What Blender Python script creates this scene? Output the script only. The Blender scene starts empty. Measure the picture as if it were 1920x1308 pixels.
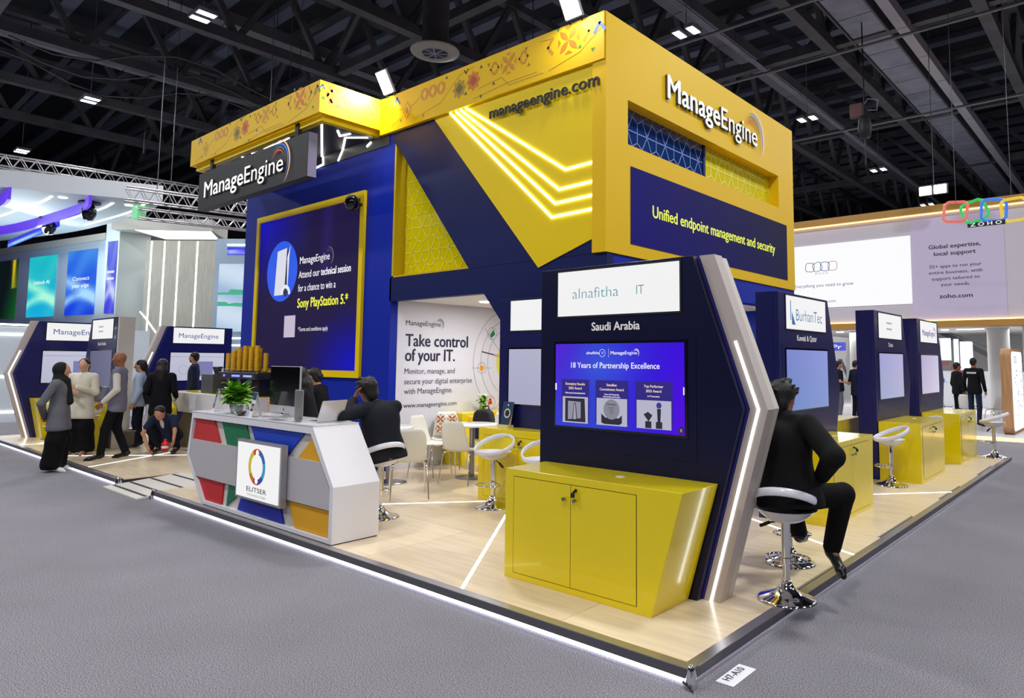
import bpy, math, random
import numpy as np
from mathutils import Vector, Matrix
from mathutils.geometry import tessellate_polygon
random.seed(7); np.random.seed(7)
SC = bpy.context.scene
COL = SC.collection
PI = math.pi
# ------------------------------------------------------------------ camera
CAMLOC = (1.99123, -3.39014, 1.75)
yaw, pit, rol = .6953, .0873, .0063
fwd = Vector((-math.sin(yaw)*math.cos(pit), math.cos(yaw)*math.cos(pit), math.sin(pit)))
rgt = Vector((math.cos(yaw), math.sin(yaw), 0)); upv = rgt.cross(fwd)
r2 = rgt*math.cos(rol)+upv*math.sin(rol); u2 = upv*math.cos(rol)-rgt*math.sin(rol)
cam = bpy.data.cameras.new('camera'); camo = bpy.data.objects.new('camera', cam); COL.objects.link(camo)
camo.matrix_world = Matrix(((r2.x, u2.x, -fwd.x, CAMLOC[0]), (r2.y, u2.y, -fwd.y, CAMLOC[1]), (r2.z, u2.z, -fwd.z, CAMLOC[2]), (0, 0, 0, 1)))
cam.sensor_width = 36; cam.lens = 1290.2/1920*36
cam.shift_x = (960-1077.6)/1920; cam.shift_y = (563.5-654)/1920
cam.clip_start = .05; cam.clip_end = 300
SC.camera = camo
# ------------------------------------------------------------------ world, exposure
w = bpy.data.worlds.new('hall_air'); SC.world = w; w.use_nodes = True
w.node_tree.nodes['Background'].inputs[0].default_value = (.62, .66, .78, 1)
w.node_tree.nodes['Background'].inputs[1].default_value = .10
SC.view_settings.view_transform = 'Standard'; SC.view_settings.look = 'None'
SC.view_settings.exposure = 0.0; SC.view_settings.gamma = 1; SC.view_settings.use_curve_mapping = False
try:
    SC.cycles.use_denoising = True; SC.cycles.max_bounces = 6; SC.cycles.diffuse_bounces = 3
    SC.cycles.glossy_bounces = 3; SC.cycles.transmission_bounces = 4; SC.cycles.sample_clamp_indirect = 6
    SC.cycles.caustics_reflective = False; SC.cycles.caustics_refractive = False
except Exception: pass
# large hall lamps: high-bay rows hang at x = -7.6, -17.3, 2.1 ... every 9 m (the visible fixtures are built further down)
def area(name, loc, sx, sy, power, rot=(0, 0, 0), col=(1, .98, .95), spread=180):
    l = bpy.data.lights.new(name, 'AREA'); l.shape = 'RECTANGLE'; l.size = sx; l.size_y = sy
    l.energy = power; l.color = col; l.spread = math.radians(spread)
    o = bpy.data.objects.new(name, l); COL.objects.link(o); o.location = loc; o.rotation_euler = rot
    return o
HALL = [(x, y) for x in (-26.9, -17.3, -7.6, 2.1, 11.8) for y in (-14, -5, 3.9, 12.95, 21.9, 30.9)]
for x, y in HALL: area('hall_lamp_light', (x, y, 10.8), 1., 1., 465, col=(.97, .98, 1))

# ------------------------------------------------------------------ materials
def lin(c):
    return tuple(((v/255)/12.92 if v/255 <= .04045 else ((v/255+.055)/1.055)**2.4) for v in c)
MATS = {}
def M(name, rgb=None, rough=.5, metal=0., emit=0., coat=0., spec=.5, noise=0., nscale=8., bump=0., bscale=60., stretch=None, alpha=1., trans=0., ior=1.45):
    if name in MATS: return MATS[name]
    m = bpy.data.materials.new(name); m.use_nodes = True; nt = m.node_tree; b = nt.nodes['Principled BSDF']
    c = lin(rgb)+(1,)
    b.inputs['Base Color'].default_value = c; b.inputs['Roughness'].default_value = rough
    b.inputs['Metallic'].default_value = metal; b.inputs['Specular IOR Level'].default_value = spec
    b.inputs['Coat Weight'].default_value = coat; b.inputs['Coat Roughness'].default_value = .08
    b.inputs['Transmission Weight'].default_value = trans; b.inputs['IOR'].default_value = ior
    b.inputs['Alpha'].default_value = alpha
    if emit:
        b.inputs['Emission Color'].default_value = c; b.inputs['Emission Strength'].default_value = emit
        b.inputs['Base Color'].default_value = (.02, .02, .02, 1)
    if noise or bump:
        tc = nt.nodes.new('ShaderNodeTexCoord'); mp = nt.nodes.new('ShaderNodeMapping'); nt.links.new(tc.outputs['Object'], mp.inputs['Vector'])
        if stretch: mp.inputs['Scale'].default_value = stretch
        if noise:
            n = nt.nodes.new('ShaderNodeTexNoise'); n.inputs['Scale'].default_value = nscale; n.inputs['Detail'].default_value = 5
            nt.links.new(mp.outputs[0], n.inputs['Vector'])
            r = nt.nodes.new('ShaderNodeValToRGB'); r.color_ramp.elements[0].position = .3; r.color_ramp.elements[1].position = .7
            r.color_ramp.elements[0].color = tuple(v*(1-noise) for v in c[:3])+(1,); r.color_ramp.elements[1].color = tuple(min(1, v*(1+noise)) for v in c[:3])+(1,)
            nt.links.new(n.outputs['Fac'], r.inputs[0]); nt.links.new(r.outputs[0], b.inputs['Base Color'])
        if bump:
            n2 = nt.nodes.new('ShaderNodeTexNoise'); n2.inputs['Scale'].default_value = bscale; n2.inputs['Detail'].default_value = 3
            nt.links.new(mp.outputs[0], n2.inputs['Vector'])
            bp = nt.nodes.new('ShaderNodeBump'); bp.inputs['Strength'].default_value = bump; bp.inputs['Distance'].default_value = .01
            nt.links.new(n2.outputs['Fac'], bp.inputs['Height']); nt.links.new(bp.outputs[0], b.inputs['Normal'])
    MATS[name] = m; return m
def flat(rgb, emit=0.):
    return M('print_%d_%d_%d_%d' % (*rgb, int(emit*10)), rgb, .5, emit=emit)
def MDISP():
    if 'display' in MATS: return MATS['display']
    m = bpy.data.materials.new('display'); m.use_nodes = True; nt = m.node_tree; b = nt.nodes['Principled BSDF']
    a = nt.nodes.new('ShaderNodeAttribute'); a.attribute_name = 'Col'
    nt.links.new(a.outputs['Color'], b.inputs['Emission Color']); b.inputs['Emission Strength'].default_value = 1.
    b.inputs['Base Color'].default_value = (.01, .01, .012, 1); b.inputs['Roughness'].default_value = .5; b.inputs['Specular IOR Level'].default_value = .03
    MATS['display'] = m; return m

YEL = M('yellow_paint', (238, 206, 2), .45, spec=.3)
YELG = M('yellow_gloss', (232, 208, 4), .25, coat=.5)
YFAS = M('yellow_fascia', (236, 192, 4), .5, spec=.3)
NAVY = M('navy_paint', (7, 22, 84), .5, spec=.25)
NAVYK = M('navy_kiosk', (8, 12, 50), .38, coat=.12, spec=.3)
NAVYP = M('navy_edge', (52, 48, 128), .4)
BLUE = M('blue_wall', (1, 36, 166), .5, spec=.25)
WHITE = M('white_paint', (228, 226, 232), .45)
WHITEG = M('white_gloss', (236, 236, 240), .22, coat=.4)
IVORY = M('ivory_plastic', (232, 230, 220), .35)
BEIGE = M('beige_laminate', (186, 174, 170), .45)
GREYM = M('grey_laminate', (186, 182, 186), .5)
CHROME = M('chrome', (230, 230, 232), .08, 1.)
STEEL = M('brushed_steel', (150, 148, 150), .3, 1.)
ALU = M('aluminium', (200, 200, 204), .35, .9)
BLACK = M('black_matt', (20, 20, 22), .6)
BLACKG = M('black_gloss', (10, 10, 14), .12, coat=.5)
CHAR = M('charcoal_panel', (44, 44, 48), .5)
LED = M('led_white', (255, 255, 255), emit=6.)
LEDS = M('led_soft', (255, 255, 250), emit=2.6)
LEDY = M('led_warm', (255, 255, 190), emit=5.)
LBOX = M('lightbox', (255, 255, 255), emit=.86)
GOLD = M('gold_trim', (190, 150, 60), .4)
DKSTEEL = M('dark_steel', (74, 73, 78), .55, noise=.25, nscale=1.5)
DUCT = M('duct_metal', (132, 134, 150), .55, .2, noise=.2, nscale=2)

# ------------------------------------------------------------------ mesh helpers
ORG = {}
def caps(pts):
    n = len(pts)
    if all((pts[i][0]-pts[i-1][0])*(pts[(i+1) % n][1]-pts[i][1])-(pts[i][1]-pts[i-1][1])*(pts[(i+1) % n][0]-pts[i][0]) > -1e-9 for i in range(n)): return [tuple(range(n))]
    out = []
    for t in tessellate_polygon([[Vector((a, b, 0)) for a, b in pts]]):
        a, b, c = (pts[i] for i in t)
        out.append(tuple(t) if (b[0]-a[0])*(c[1]-a[1])-(b[1]-a[1])*(c[0]-a[0]) > 0 else tuple(t)[::-1])
    return out
class Fr:
    def __init__(s, o, u, v): s.o = Vector(o); s.u = Vector(u); s.v = Vector(v); s.n = s.u.cross(s.v)
    def p(s, a, b, c=0.): return s.o+s.u*a+s.v*b+s.n*c
def FY(y): return Fr((0, y, 0), (1, 0, 0), (0, 0, 1))       # vertical plane seen from -Y
def FX(x): return Fr((x, 0, 0), (0, 1, 0), (0, 0, 1))       # vertical plane seen from +X
def FZ(z): return Fr((0, 0, z), (1, 0, 0), (0, 1, 0))
class MB:
    def __init__(s): s.v = []; s.f = []; s.mi = []; s.mats = []; s.cur = 0; s.sm = []; s.smooth = False
    def mat(s, m):
        if m not in s.mats: s.mats.append(m)
        s.cur = s.mats.index(m); return s
    def add(s, vs, fs):
        b = len(s.v); s.v += [tuple(p) for p in vs]
        for f in fs: s.f.append(tuple(b+i for i in f)); s.mi.append(s.cur); s.sm.append(s.smooth)
        return s
    def box(s, x0, x1, y0, y1, z0, z1):
        return s.add([(x0, y0, z0), (x1, y0, z0), (x1, y1, z0), (x0, y1, z0), (x0, y0, z1), (x1, y0, z1), (x1, y1, z1), (x0, y1, z1)],
                     [(0, 3, 2, 1), (4, 5, 6, 7), (0, 1, 5, 4), (1, 2, 6, 5), (2, 3, 7, 6), (3, 0, 4, 7)])
    def ext(s, fr, pts, c0, c1):
        n = len(pts); ar = sum(pts[i][0]*pts[(i+1) % n][1]-pts[(i+1) % n][0]*pts[i][1] for i in range(n))
        if ar < 0: pts = pts[::-1]
        vs = [fr.p(a, b, c0) for a, b in pts]+[fr.p(a, b, c1) for a, b in pts]
        cap = caps(pts)
        return s.add(vs, [t[::-1] for t in cap]+[tuple(n+i for i in t) for t in cap]+[(i, (i+1) % n, n+(i+1) % n, n+i) for i in range(n)])
    def rect(s, fr, x0, x1, y0, y1, c0, c1): return s.ext(fr, [(x0, y0), (x1, y0), (x1, y1), (x0, y1)], c0, c1)
    def flat(s, fr, pts, c):
        n = len(pts); ar = sum(pts[i][0]*pts[(i+1) % n][1]-pts[(i+1) % n][0]*pts[i][1] for i in range(n))
        if ar < 0: pts = pts[::-1]
        return s.add([fr.p(a, b, c) for a, b in pts], caps(pts))
    def strip(s, fr, path, wd, c0, c1=None):
        for (a, b) in zip(path[:-1], path[1:]):
            a = Vector(a); b = Vector(b); d = (b-a).normalized(); q = Vector((-d.y, d.x))*wd/2
            a = a-d*wd*.3; b = b+d*wd*.3
            pts = [a-q, b-q, b+q, a+q]
            if c1 is None: s.flat(fr, pts, c0)
            else: s.ext(fr, pts, c0, c1)
        return s
    def ring(s, fr, x, y, r0, r1, c, a0=0, a1=2*PI, n=28, sx=1.):
        A = [(x+math.cos(a0+(a1-a0)*i/n)*r0*sx, y+math.sin(a0+(a1-a0)*i/n)*r0) for i in range(n+1)]
        B = [(x+math.cos(a0+(a1-a0)*i/n)*r1*sx, y+math.sin(a0+(a1-a0)*i/n)*r1) for i in range(n+1)]
        return s.add([fr.p(*p, c) for p in A]+[fr.p(*p, c) for p in B], [(i, n+1+i, n+2+i, i+1) for i in range(n)])
    def disc(s, fr, x, y, r, c, n=24, sx=1.):
        return s.flat(fr, [(x+math.cos(2*PI*i/n)*r*sx, y+math.sin(2*PI*i/n)*r) for i in range(n)], c)
    def cyl(s, p, q, r, r_2=None, seg=12, cap=True):
        p = Vector(p); q = Vector(q); r_2 = r if r_2 is None else r_2
        d = (q-p).normalized(); a = d.orthogonal().normalized(); b = d.cross(a)
        sm = s.smooth; s.smooth = seg > 4
        vs = [p+(a*math.cos(2*PI*i/seg)+b*math.sin(2*PI*i/seg))*r for i in range(seg)]+[q+(a*math.cos(2*PI*i/seg)+b*math.sin(2*PI*i/seg))*r_2 for i in range(seg)]
        s.add(vs, [(i, (i+1) % seg, seg+(i+1) % seg, seg+i) for i in range(seg)])
        s.smooth = False
        if cap: s.add(vs, [tuple(range(seg))[::-1], tuple(range(seg, 2*seg))])
        s.smooth = sm; return s
    def lathe(s, prof, c=(0, 0, 0), seg=24, ax=None):
        sm = s.smooth; s.smooth = True; vs = []; n = len(prof)
        for r, z in prof:
            for i in range(seg):
                t = 2*PI*i/seg; vs.append((c[0]+r*math.cos(t), c[1]+r*math.sin(t), c[2]+z))
        s.add(vs, [(j*seg+i, j*seg+(i+1) % seg, (j+1)*seg+(i+1) % seg, (j+1)*seg+i) for j in range(n-1) for i in range(seg)])
        s.smooth = sm; return s
    def tube(s, path, r, seg=8, closed=False, ry=None):
        sm = s.smooth; s.smooth = True; P = [Vector(p) for p in path]; n = len(P); vs = []
        ry = ry or r; prev = None
        for i in range(n):
            if closed: t = (P[(i+1) % n]-P[i-1]).normalized()
            else: t = (P[min(i+1, n-1)]-P[max(i-1, 0)]).normalized()
            if prev is None:
                a = Vector((0, 0, 1)); a = (a-t*a.dot(t))
                if a.length < .1: a = t.orthogonal()
                a.normalize()
            else: a = (prev-t*prev.dot(t)).normalized()
            prev = a; b = t.cross(a)
            for k in range(seg): vs.append(P[i]+a*math.cos(2*PI*k/seg)*ry+b*math.sin(2*PI*k/seg)*r)
        m = n if closed else n-1
        fs = [(j*seg+k, j*seg+(k+1) % seg, ((j+1) % n)*seg+(k+1) % seg, ((j+1) % n)*seg+k) for j in range(m) for k in range(seg)]
        s.add(vs, fs)
        if not closed: s.add([vs[k] for k in range(seg)], [tuple(range(seg))[::-1]]); s.add([vs[(n-1)*seg+k] for k in range(seg)], [tuple(range(seg))])
        s.smooth = sm; return s
    def build(s, name, m=None, parent=None, bevel=0., **kw):
        me = bpy.data.meshes.new(name)
        off = ORG.get(parent.name, Vector((0, 0, 0))) if parent else Vector((0, 0, 0))
        me.from_pydata([(v[0]-off[0], v[1]-off[1], v[2]-off[2]) for v in s.v], [], s.f)
        ms = s.mats or [m]
        for x in ms: me.materials.append(x)
        if len(ms) > 1: me.polygons.foreach_set('material_index', s.mi)
        me.polygons.foreach_set('use_smooth', s.sm); me.update()
        o = bpy.data.objects.new(name, me); COL.objects.link(o)
        if parent: o.parent = parent; ORG[o.name] = off
        if bevel:
            b = o.modifiers.new('bevel', 'BEVEL'); b.width = bevel; b.segments = 2; b.limit_method = 'ANGLE'
        for k, val in kw.items(): o[k] = val
        return o
def tag(o, label, cat, group=None, kind=None):
    if label: o['label'] = label
    if cat: o['category'] = cat
    if group: o['group'] = group
    if kind: o['kind'] = kind
    return o
def thing(name, label, cat, loc=(0, 0, 0), rz=0., group=None, local=False, kind=None):
    o = bpy.data.objects.new(name, None); COL.objects.link(o); o.location = loc; o.rotation_euler = (0, 0, rz)
    o.empty_display_size = .1
    ORG[o.name] = Vector((0, 0, 0)) if local else Vector(loc)
    return tag(o, label, cat, group, kind)
def kids(o): return [c for c in bpy.data.objects if c.parent == o]
def dup(root, loc, rz=0., label=None, group=None):
    r = root.copy(); COL.objects.link(r); r.location = loc; r.rotation_euler = (0, 0, rz)
    if label: r['label'] = label
    if group: r['group'] = group
    for ch in KIDS(root):
        c = ch.copy(); COL.objects.link(c); c.parent = r
        for g in KIDS(ch):
            d = g.copy(); COL.objects.link(d); d.parent = c
    return r
_kc = {}
def KIDS(o):
    if o.name not in _kc: _kc[o.name] = kids(o)
    return _kc[o.name]
_tc = {}
def textdata(body, bold, align):
    k = (body, bold, align)
    if k in _tc: return _tc[k]
    c = bpy.data.curves.new('t', 'FONT'); c.body = body; c.size = 1; c.offset = bold; c.resolution_u = 3; c.align_x = align; c.space_line = 1.
    o = bpy.data.objects.new('t', c); me = bpy.data.meshes.new_from_object(o)
    v = np.array([tuple(x.co) for x in me.vertices]).reshape(-1, 3); fs = [tuple(p.vertices) for p in me.polygons]
    bpy.data.objects.remove(o); bpy.data.curves.remove(c); bpy.data.meshes.remove(me)
    _tc[k] = (v, fs); return _tc[k]
CAP = textdata('H', 0, 'LEFT')[0][:, 1].max()
def text(mb, fr, body, x, y, h, wd=None, c=.002, bold=.0, align='LEFT', depth=0., rot=False):
    """flat or solid lettering: baseline at y, cap height h, optional total width wd"""
    if bold > 0:                                            # heavier strokes: overlaid, slightly shifted copies
        q = bold*h/CAP; wd2 = None if wd is None else wd-2*q
        for k_, (dx, dy) in enumerate(((-1, 0), (1, 0), (0, .6), (0, -.6))): text(mb, fr, body, x+dx*q+(q if align == 'LEFT' else 0), y+dy*q, h, wd2, c+k_*(.0004 if depth == 0 else .0008), 0., align, depth)
        return mb
    v, fs = textdata(body, bold, align)
    if len(v) == 0: return mb
    x0 = v[:, 0].min(); x1 = v[:, 0].max(); sy = h/CAP; sx = sy if wd is None else wd/(x1-x0)
    X = v[:, 0]*sx; Y = v[:, 1]*sy
    if wd is not None and align == 'LEFT': X = X-x0*sx
    n = len(v); mb.add([fr.p(x+a, y+b, c+depth) for a, b in zip(X, Y)], fs)
    if depth:
        kc = mb.cur; mb.mat(M('letter_side', (90, 88, 84), .6)); mb.add([fr.p(x+a, y+b, c) for a, b in zip(X, Y)], [f[::-1] for f in fs])
        cnt = {}
        for f in fs:
            for i in range(len(f)):
                e = (f[i], f[(i+1) % len(f)]); cnt[e] = 1
        b0 = len(mb.v)-2*n
        for (i, j) in cnt:
            if (j, i) not in cnt: mb.f.append((b0+n+i, b0+n+j, b0+j, b0+i)); mb.mi.append(mb.cur); mb.sm.append(False)
        mb.cur = kc
    return mb
def logo(mb, fr, x, y, wd, h, m, colored=True, c=.002, bold=.012, depth=0., mono=None):
    """word mark with a swoosh of crescents round its last letter"""
    mb.mat(m); text(mb, fr, 'Manage', x, y, h, wd*.50, c, bold, depth=depth); text(mb, fr, 'Engine', x+wd*.512, y, h, wd*.42, c, bold*.2, depth=depth)
    cx, cy = x+wd*.875, y+h*.42; cs = [(236, 190, 150), (40, 110, 230), (20, 120, 70), (225, 40, 40)] if colored else [mono]*4
    e = 1.05 if depth or colored else 0.
    for i, (r, a0, a1, t) in enumerate([(1.28, -.95, 1.65, .13), (1.1, -.6, 1.95, .11), (.92, .2, 2.3, .09), (.76, .5, 2.6, .09)]):
        mm = flat(cs[i], 0.) if not (colored and depth) else flat(cs[i], .9)
        mb.mat(mm if colored else m)
        n = 16
        A = []; B = []
        for k in range(n+1):
            a = a0+(a1-a0)*k/n; tt = t*math.sin(PI*(k+.4)/(n+.8))*h
            A.append((cx+math.cos(a)*(r*h), cy+math.sin(a)*(r*h*1.05))); B.append((cx+math.cos(a)*(r*h+tt), cy+math.sin(a)*(r*h*1.05+tt)))
        mb.add([fr.p(*p, c+depth) for p in A]+[fr.p(*p, c+depth) for p in B], [(i2, n+1+i2, n+2+i2, i2+1) for i2 in range(n)])
    return mb
def screen(name, fr, x0, x1, y0, y1, func, parent, nx=24, ny=24, c=.003, gain=1., **kw):
    me = bpy.data.meshes.new(name); vs = []; cols = []; off = ORG.get(parent.name, Vector((0, 0, 0))) if parent else Vector((0, 0, 0))
    for j in range(ny+1):
        for i in range(nx+1):
            s_, t_ = i/nx, j/ny
            vs.append(fr.p(x0+(x1-x0)*s_, y0+(y1-y0)*t_, c)-off); q = func(s_, t_); cols.append(tuple(v*gain for v in lin(q))+(1,))
    fs = [(j*(nx+1)+i, j*(nx+1)+i+1, (j+1)*(nx+1)+i+1, (j+1)*(nx+1)+i) for j in range(ny) for i in range(nx)]
    me.from_pydata(vs, [], fs); at = me.color_attributes.new('Col', 'FLOAT_COLOR', 'POINT')
    at.data.foreach_set('color', [q for c_ in cols for q in c_]); me.materials.append(MDISP())
    o = bpy.data.objects.new(name, me); COL.objects.link(o)
    if parent: o.parent = parent; ORG[o.name] = off
    for k, val in kw.items(): o[k] = val
    return o
def mixc(a, b, t): t = max(0, min(1, t)); return tuple(a[i]+(b[i]-a[i])*t for i in range(3))
def lattice(fr, poly, pitch, wd, c, mb, ox=0., oy=0.):
    """kite tiling: 6-, 4- and 3-spoke nodes, clipped to a convex polygon"""
    n = len(poly); ar = sum(poly[i][0]*poly[(i+1) % n][1]-poly[(i+1) % n][0]*poly[i][1] for i in range(n))
    if ar < 0: poly = poly[::-1]
    def clip(a, b):
        t0, t1 = 0., 1.; dx, dy = b[0]-a[0], b[1]-a[1]
        for i in range(n):
            p, q = poly[i], poly[(i+1) % n]; ex, ey = q[0]-p[0], q[1]-p[1]
            num = ex*(a[1]-p[1])-ey*(a[0]-p[0]); den = ex*dy-ey*dx
            if abs(den) < 1e-9:
                if num < 0: return None
                continue
            t = -num/den
            if den > 0: t0 = max(t0, t)
            else: t1 = min(t1, t)
        return None if t0 >= t1 else ((a[0]+dx*t0, a[1]+dy*t0), (a[0]+dx*t1, a[1]+dy*t1))
    e1 = np.array([pitch, 0]); e2 = np.array([pitch/2, pitch*.866])
    xs = [p[0] for p in poly]; ys = [p[1] for p in poly]; W = max(xs)-min(xs)+max(ys)-min(ys); N = int(W/pitch)+3
    o = np.array([min(xs)+ox, min(ys)+oy])
    for i in range(-N, N):
        for j in range(-2, N):
            P = o+e1*i+e2*j
            if P[0] < min(xs)-pitch or P[0] > max(xs)+pitch or P[1] > max(ys)+pitch: continue
            segs = []
            for a, b in ((e1, e2), (e2, e2-e1)): segs += [(P, P+a*.5), (P+a, P+a*.5)]
            segs += [(P, P+(e2-e1)*.5), (P+e2-e1, P+(e2-e1)*.5)]
            c1 = P+(e1+e2)/3; c2 = P+(e2+e2-e1)/3
            segs += [(c1, P+e1*.5), (c1, P+e2*.5), (c1, P+(e1+e2)*.5), (c2, P+e2*.5), (c2, P+(e2-e1)*.5), (c2, P+(e2+e2-e1)*.5)]
            for a, b in segs:
                r = clip(tuple(a), tuple(b))
                if r and (abs(r[0][0]-r[1][0])+abs(r[0][1]-r[1][1])) > .01: mb.strip(fr, r, wd, c)
    return mb
# ================================================================== THE HALL
def noise_floor():
    m = bpy.data.materials.new('grey_carpet'); m.use_nodes = True; nt = m.node_tree; b = nt.nodes['Principled BSDF']
    tc = nt.nodes.new('ShaderNodeTexCoord')
    def N(scale, det=2):
        n = nt.nodes.new('ShaderNodeTexNoise'); n.inputs['Scale'].default_value = scale; n.inputs['Detail'].default_value = det
        nt.links.new(tc.outputs['Object'], n.inputs['Vector']); return n
    n1 = N(150, 6); n2 = N(1.1, 3)
    r = nt.nodes.new('ShaderNodeValToRGB'); r.color_ramp.elements[0].position = .36; r.color_ramp.elements[1].position = .64
    r.color_ramp.elements[0].color = lin((78, 75, 82))+(1,); r.color_ramp.elements[1].color = lin((160, 157, 164))+(1,)
    nt.links.new(n1.outputs['Fac'], r.inputs[0])
    r3 = nt.nodes.new('ShaderNodeValToRGB'); r3.color_ramp.elements[0].color = (.82, .82, .82, 1); r3.color_ramp.elements[1].color = (1.12, 1.12, 1.12, 1)
    nt.links.new(n2.outputs['Fac'], r3.inputs[0])
    mx = nt.nodes.new('ShaderNodeMix'); mx.data_type = 'RGBA'; mx.blend_type = 'MULTIPLY'; mx.inputs[0].default_value = 1
    nt.links.new(r.outputs[0], mx.inputs[6]); nt.links.new(r3.outputs[0], mx.inputs[7]); nt.links.new(mx.outputs[2], b.inputs['Base Color'])
    b.inputs['Roughness'].default_value = .95; b.inputs['Specular IOR Level'].default_value = .1
    bp = nt.nodes.new('ShaderNodeBump'); bp.inputs['Strength'].default_value = .25; bp.inputs['Distance'].default_value = .01
    nt.links.new(n1.outputs['Fac'], bp.inputs['Height']); nt.links.new(bp.outputs[0], b.inputs['Normal'])
    return m
f = MB(); f.add([(-60, -25, 0), (25, -25, 0), (25, 62, 0), (-60, 62, 0)], [(0, 1, 2, 3)])
tag(f.build('floor', noise_floor()), None, None, kind='structure')
c = MB(); c.box(-60, 25, -25, 62, 15.6, 15.7)
roof = tag(c.build('ceiling', M('roof_deck', (34, 36, 44), .8)), None, None, kind='structure')
for i in range(34):                                         # purlins and ribbed deck under the roof
    m = MB(); y = -8+i*1.9; m.box(-60, 25, y, y+.5, 15.35, 15.58)
    m.build('purlin', M('purlin_steel', (104, 108, 128), .6), roof)
wallm = M('hall_wall', (70, 70, 76), .9)
for nm, a in dict(wall_back=(-60, 25, 61.8, 62, 0, 15.6), wall_left=(-60, -59.8, -25, 62, 0, 15.6), wall_right=(24.8, 25, -25, 62, 0, 15.6), wall_front=(-60, 25, -25, -24.8, 0, 15.6)).items():
    m = MB(); m.box(*a); tag(m.build(nm, wallm), None, None, kind='structure')
# roof trusses
def truss(name, label, p0, along, length, z0=12., z1=14.6, wd=.34, step=3.0, group=None):
    t = thing(name, label, 'roof truss', p0, group=group, kind='structure')
    d = Vector((1, 0, 0)) if along == 'x' else Vector((0, 1, 0)); q = Vector((0, 1, 0)) if along == 'x' else Vector((1, 0, 0))
    P = Vector((p0[0], p0[1], 0))
    for z, h in ((z0, wd), (z1, wd*.8)):
        m = MB(); a = P-q*wd/2; b = P+q*wd/2+d*length
        m.box(min(a.x, b.x), max(a.x, b.x), min(a.y, b.y), max(a.y, b.y), z-h/2, z+h/2); m.build('chord', DKSTEEL, t)
    n = int(length/step)
    for i in range(n):
        m = MB(); a = P+d*(i*step); b = P+d*((i+.5)*step); e = P+d*((i+1)*step)
        m.cyl((a.x, a.y, z0), (b.x, b.y, z1), .13, seg=4, cap=False); m.build('brace', DKSTEEL, t)
        m = MB(); m.cyl((b.x, b.y, z1), (e.x, e.y, z0), .13, seg=4, cap=False); m.build('brace', DKSTEEL, t)
    return t
for i, x in enumerate((-34.6, -29.8, -24.9, -20.1, -15.2, -10.3, -5.5, -1.2, 3.6)):
    truss('roof_truss', 'dark steel roof truss running away along the hall ceiling', (x, -6, 12), 'y', 62, group='long roof trusses')
for y in (.6, 9.6, 18.6, 27.6, 36.6):
    truss('cross_truss', 'dark steel cross truss spanning the hall ceiling', (-50, y, 12.), 'x', 70, z0=12.1, z1=14.4, wd=.3, step=4.85, group='cross roof trusses')
dt = thing('ventilation_duct', 'long flat sheet-metal ventilation duct on the right side of the ceiling', 'duct', (-4.2, 13, 12.2), kind='structure')
for i in range(26):
    m = MB(); y = 8+i*1.5; m.box(-4.75, -3.75, y, y+1.46, 12.0, 12.5); m.build('duct_panel', DUCT, dt)
for s_ in (-4.8, -3.7):
    m = MB(); m.box(s_-.03, s_+.03, 8, 47, 11.94, 12.55); m.build('duct_rail', DKSTEEL, dt)
dt = thing('ceiling_beam', 'pale grey box beam running beside the ventilation duct', 'beam', (-3.2, 13, 12), kind='structure')
for i in range(16):
    m = MB(); y = 8+i*2.5; m.box(-3.35, -3.05, y, y+2.47, 11.7, 12.05); m.build('beam_segment', M('beam_grey', (160, 157, 168), .5, .1), dt)
for (x0, xw, y0, y1, zz) in ((-27.4, .9, -4, 30, 12.6), (-21.6, .8, 0, 30, 12.8), (-9.3, .7, 12, 45, 12.9)):
    dt = thing('ceiling_duct', ('broad dark duct under the left part of the ceiling' if x0 < -25 else 'narrow dark duct above the left fascia box' if x0 < -20 else 'dark duct high behind the yellow tower'), 'duct', (x0, y0, zz), kind='structure')
    n = int((y1-y0)/3)
    for i in range(n):
        m = MB(); m.box(x0, x0+xw, y0+i*3, y0+i*3+2.96, zz, zz+.4); m.build('duct_panel', M('duct_dark', (104, 104, 112), .6), dt)
for i in range(3):
    m = MB(); m.cyl((-7.9+i*.16, 10, 11.9-i*.1), (-7.9+i*.16, 46, 11.9-i*.1), .035, seg=6)
    tag(m.build('ceiling_pipe', DUCT), ('lowest', 'middle', 'highest')[2-i]+' of three thin steel pipes running along the lamp row', 'pipe', 'pipes along the lamp row')
for k, (y, z) in enumerate(((14.2, 11.4), (17.4, 11.2), (25., 11.3))):
    m = MB(); m.cyl((-30, y, z), (6, y, z), .05, seg=6)
    tag(m.build('cross_pipe', M('pipe_pale', (120, 120, 126), .5)), ('nearest pale pipe crossing the ceiling right of the tower top', 'middle pale pipe crossing the ceiling right of the tower', 'farthest pale pipe crossing the ceiling above the grey booth')[k], 'pipe', 'pipes crossing the ceiling')
for k in range(14):                                         # slack cables and drop wires
    x = random.uniform(-30, -3); y = random.uniform(5, 24); m = MB()
    m.cyl((x, y, 15.62), (x, y, random.uniform(9.4, 11.6)), .012, seg=4); tag(m.build('drop_wire', DKSTEEL), 'thin dark wire hanging from the roof trusses', 'wire', 'wires hanging from the roof')
for k in range(3):
    m = MB(); x = -27.4+k*1.6; pth = []
    for i in range(13): pth.append((x+math.sin(i*.9+k)*.12+i*.25, 1+i*1.1, 11.65+.45*math.cos(i*PI/3+k)+random.uniform(-.05, .05)))
    m.tube(pth, .03, 5); tag(m.build('cable', M('cable_grey', (84, 74, 78), .8)), ('slack cable looped along the roof truss at the left edge', 'slack cable sagging between two trusses at the upper left', 'slack cable hanging over the lattice truss, nearest to the fascia box')[k], 'cable', 'loose cables on the truss')
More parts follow.
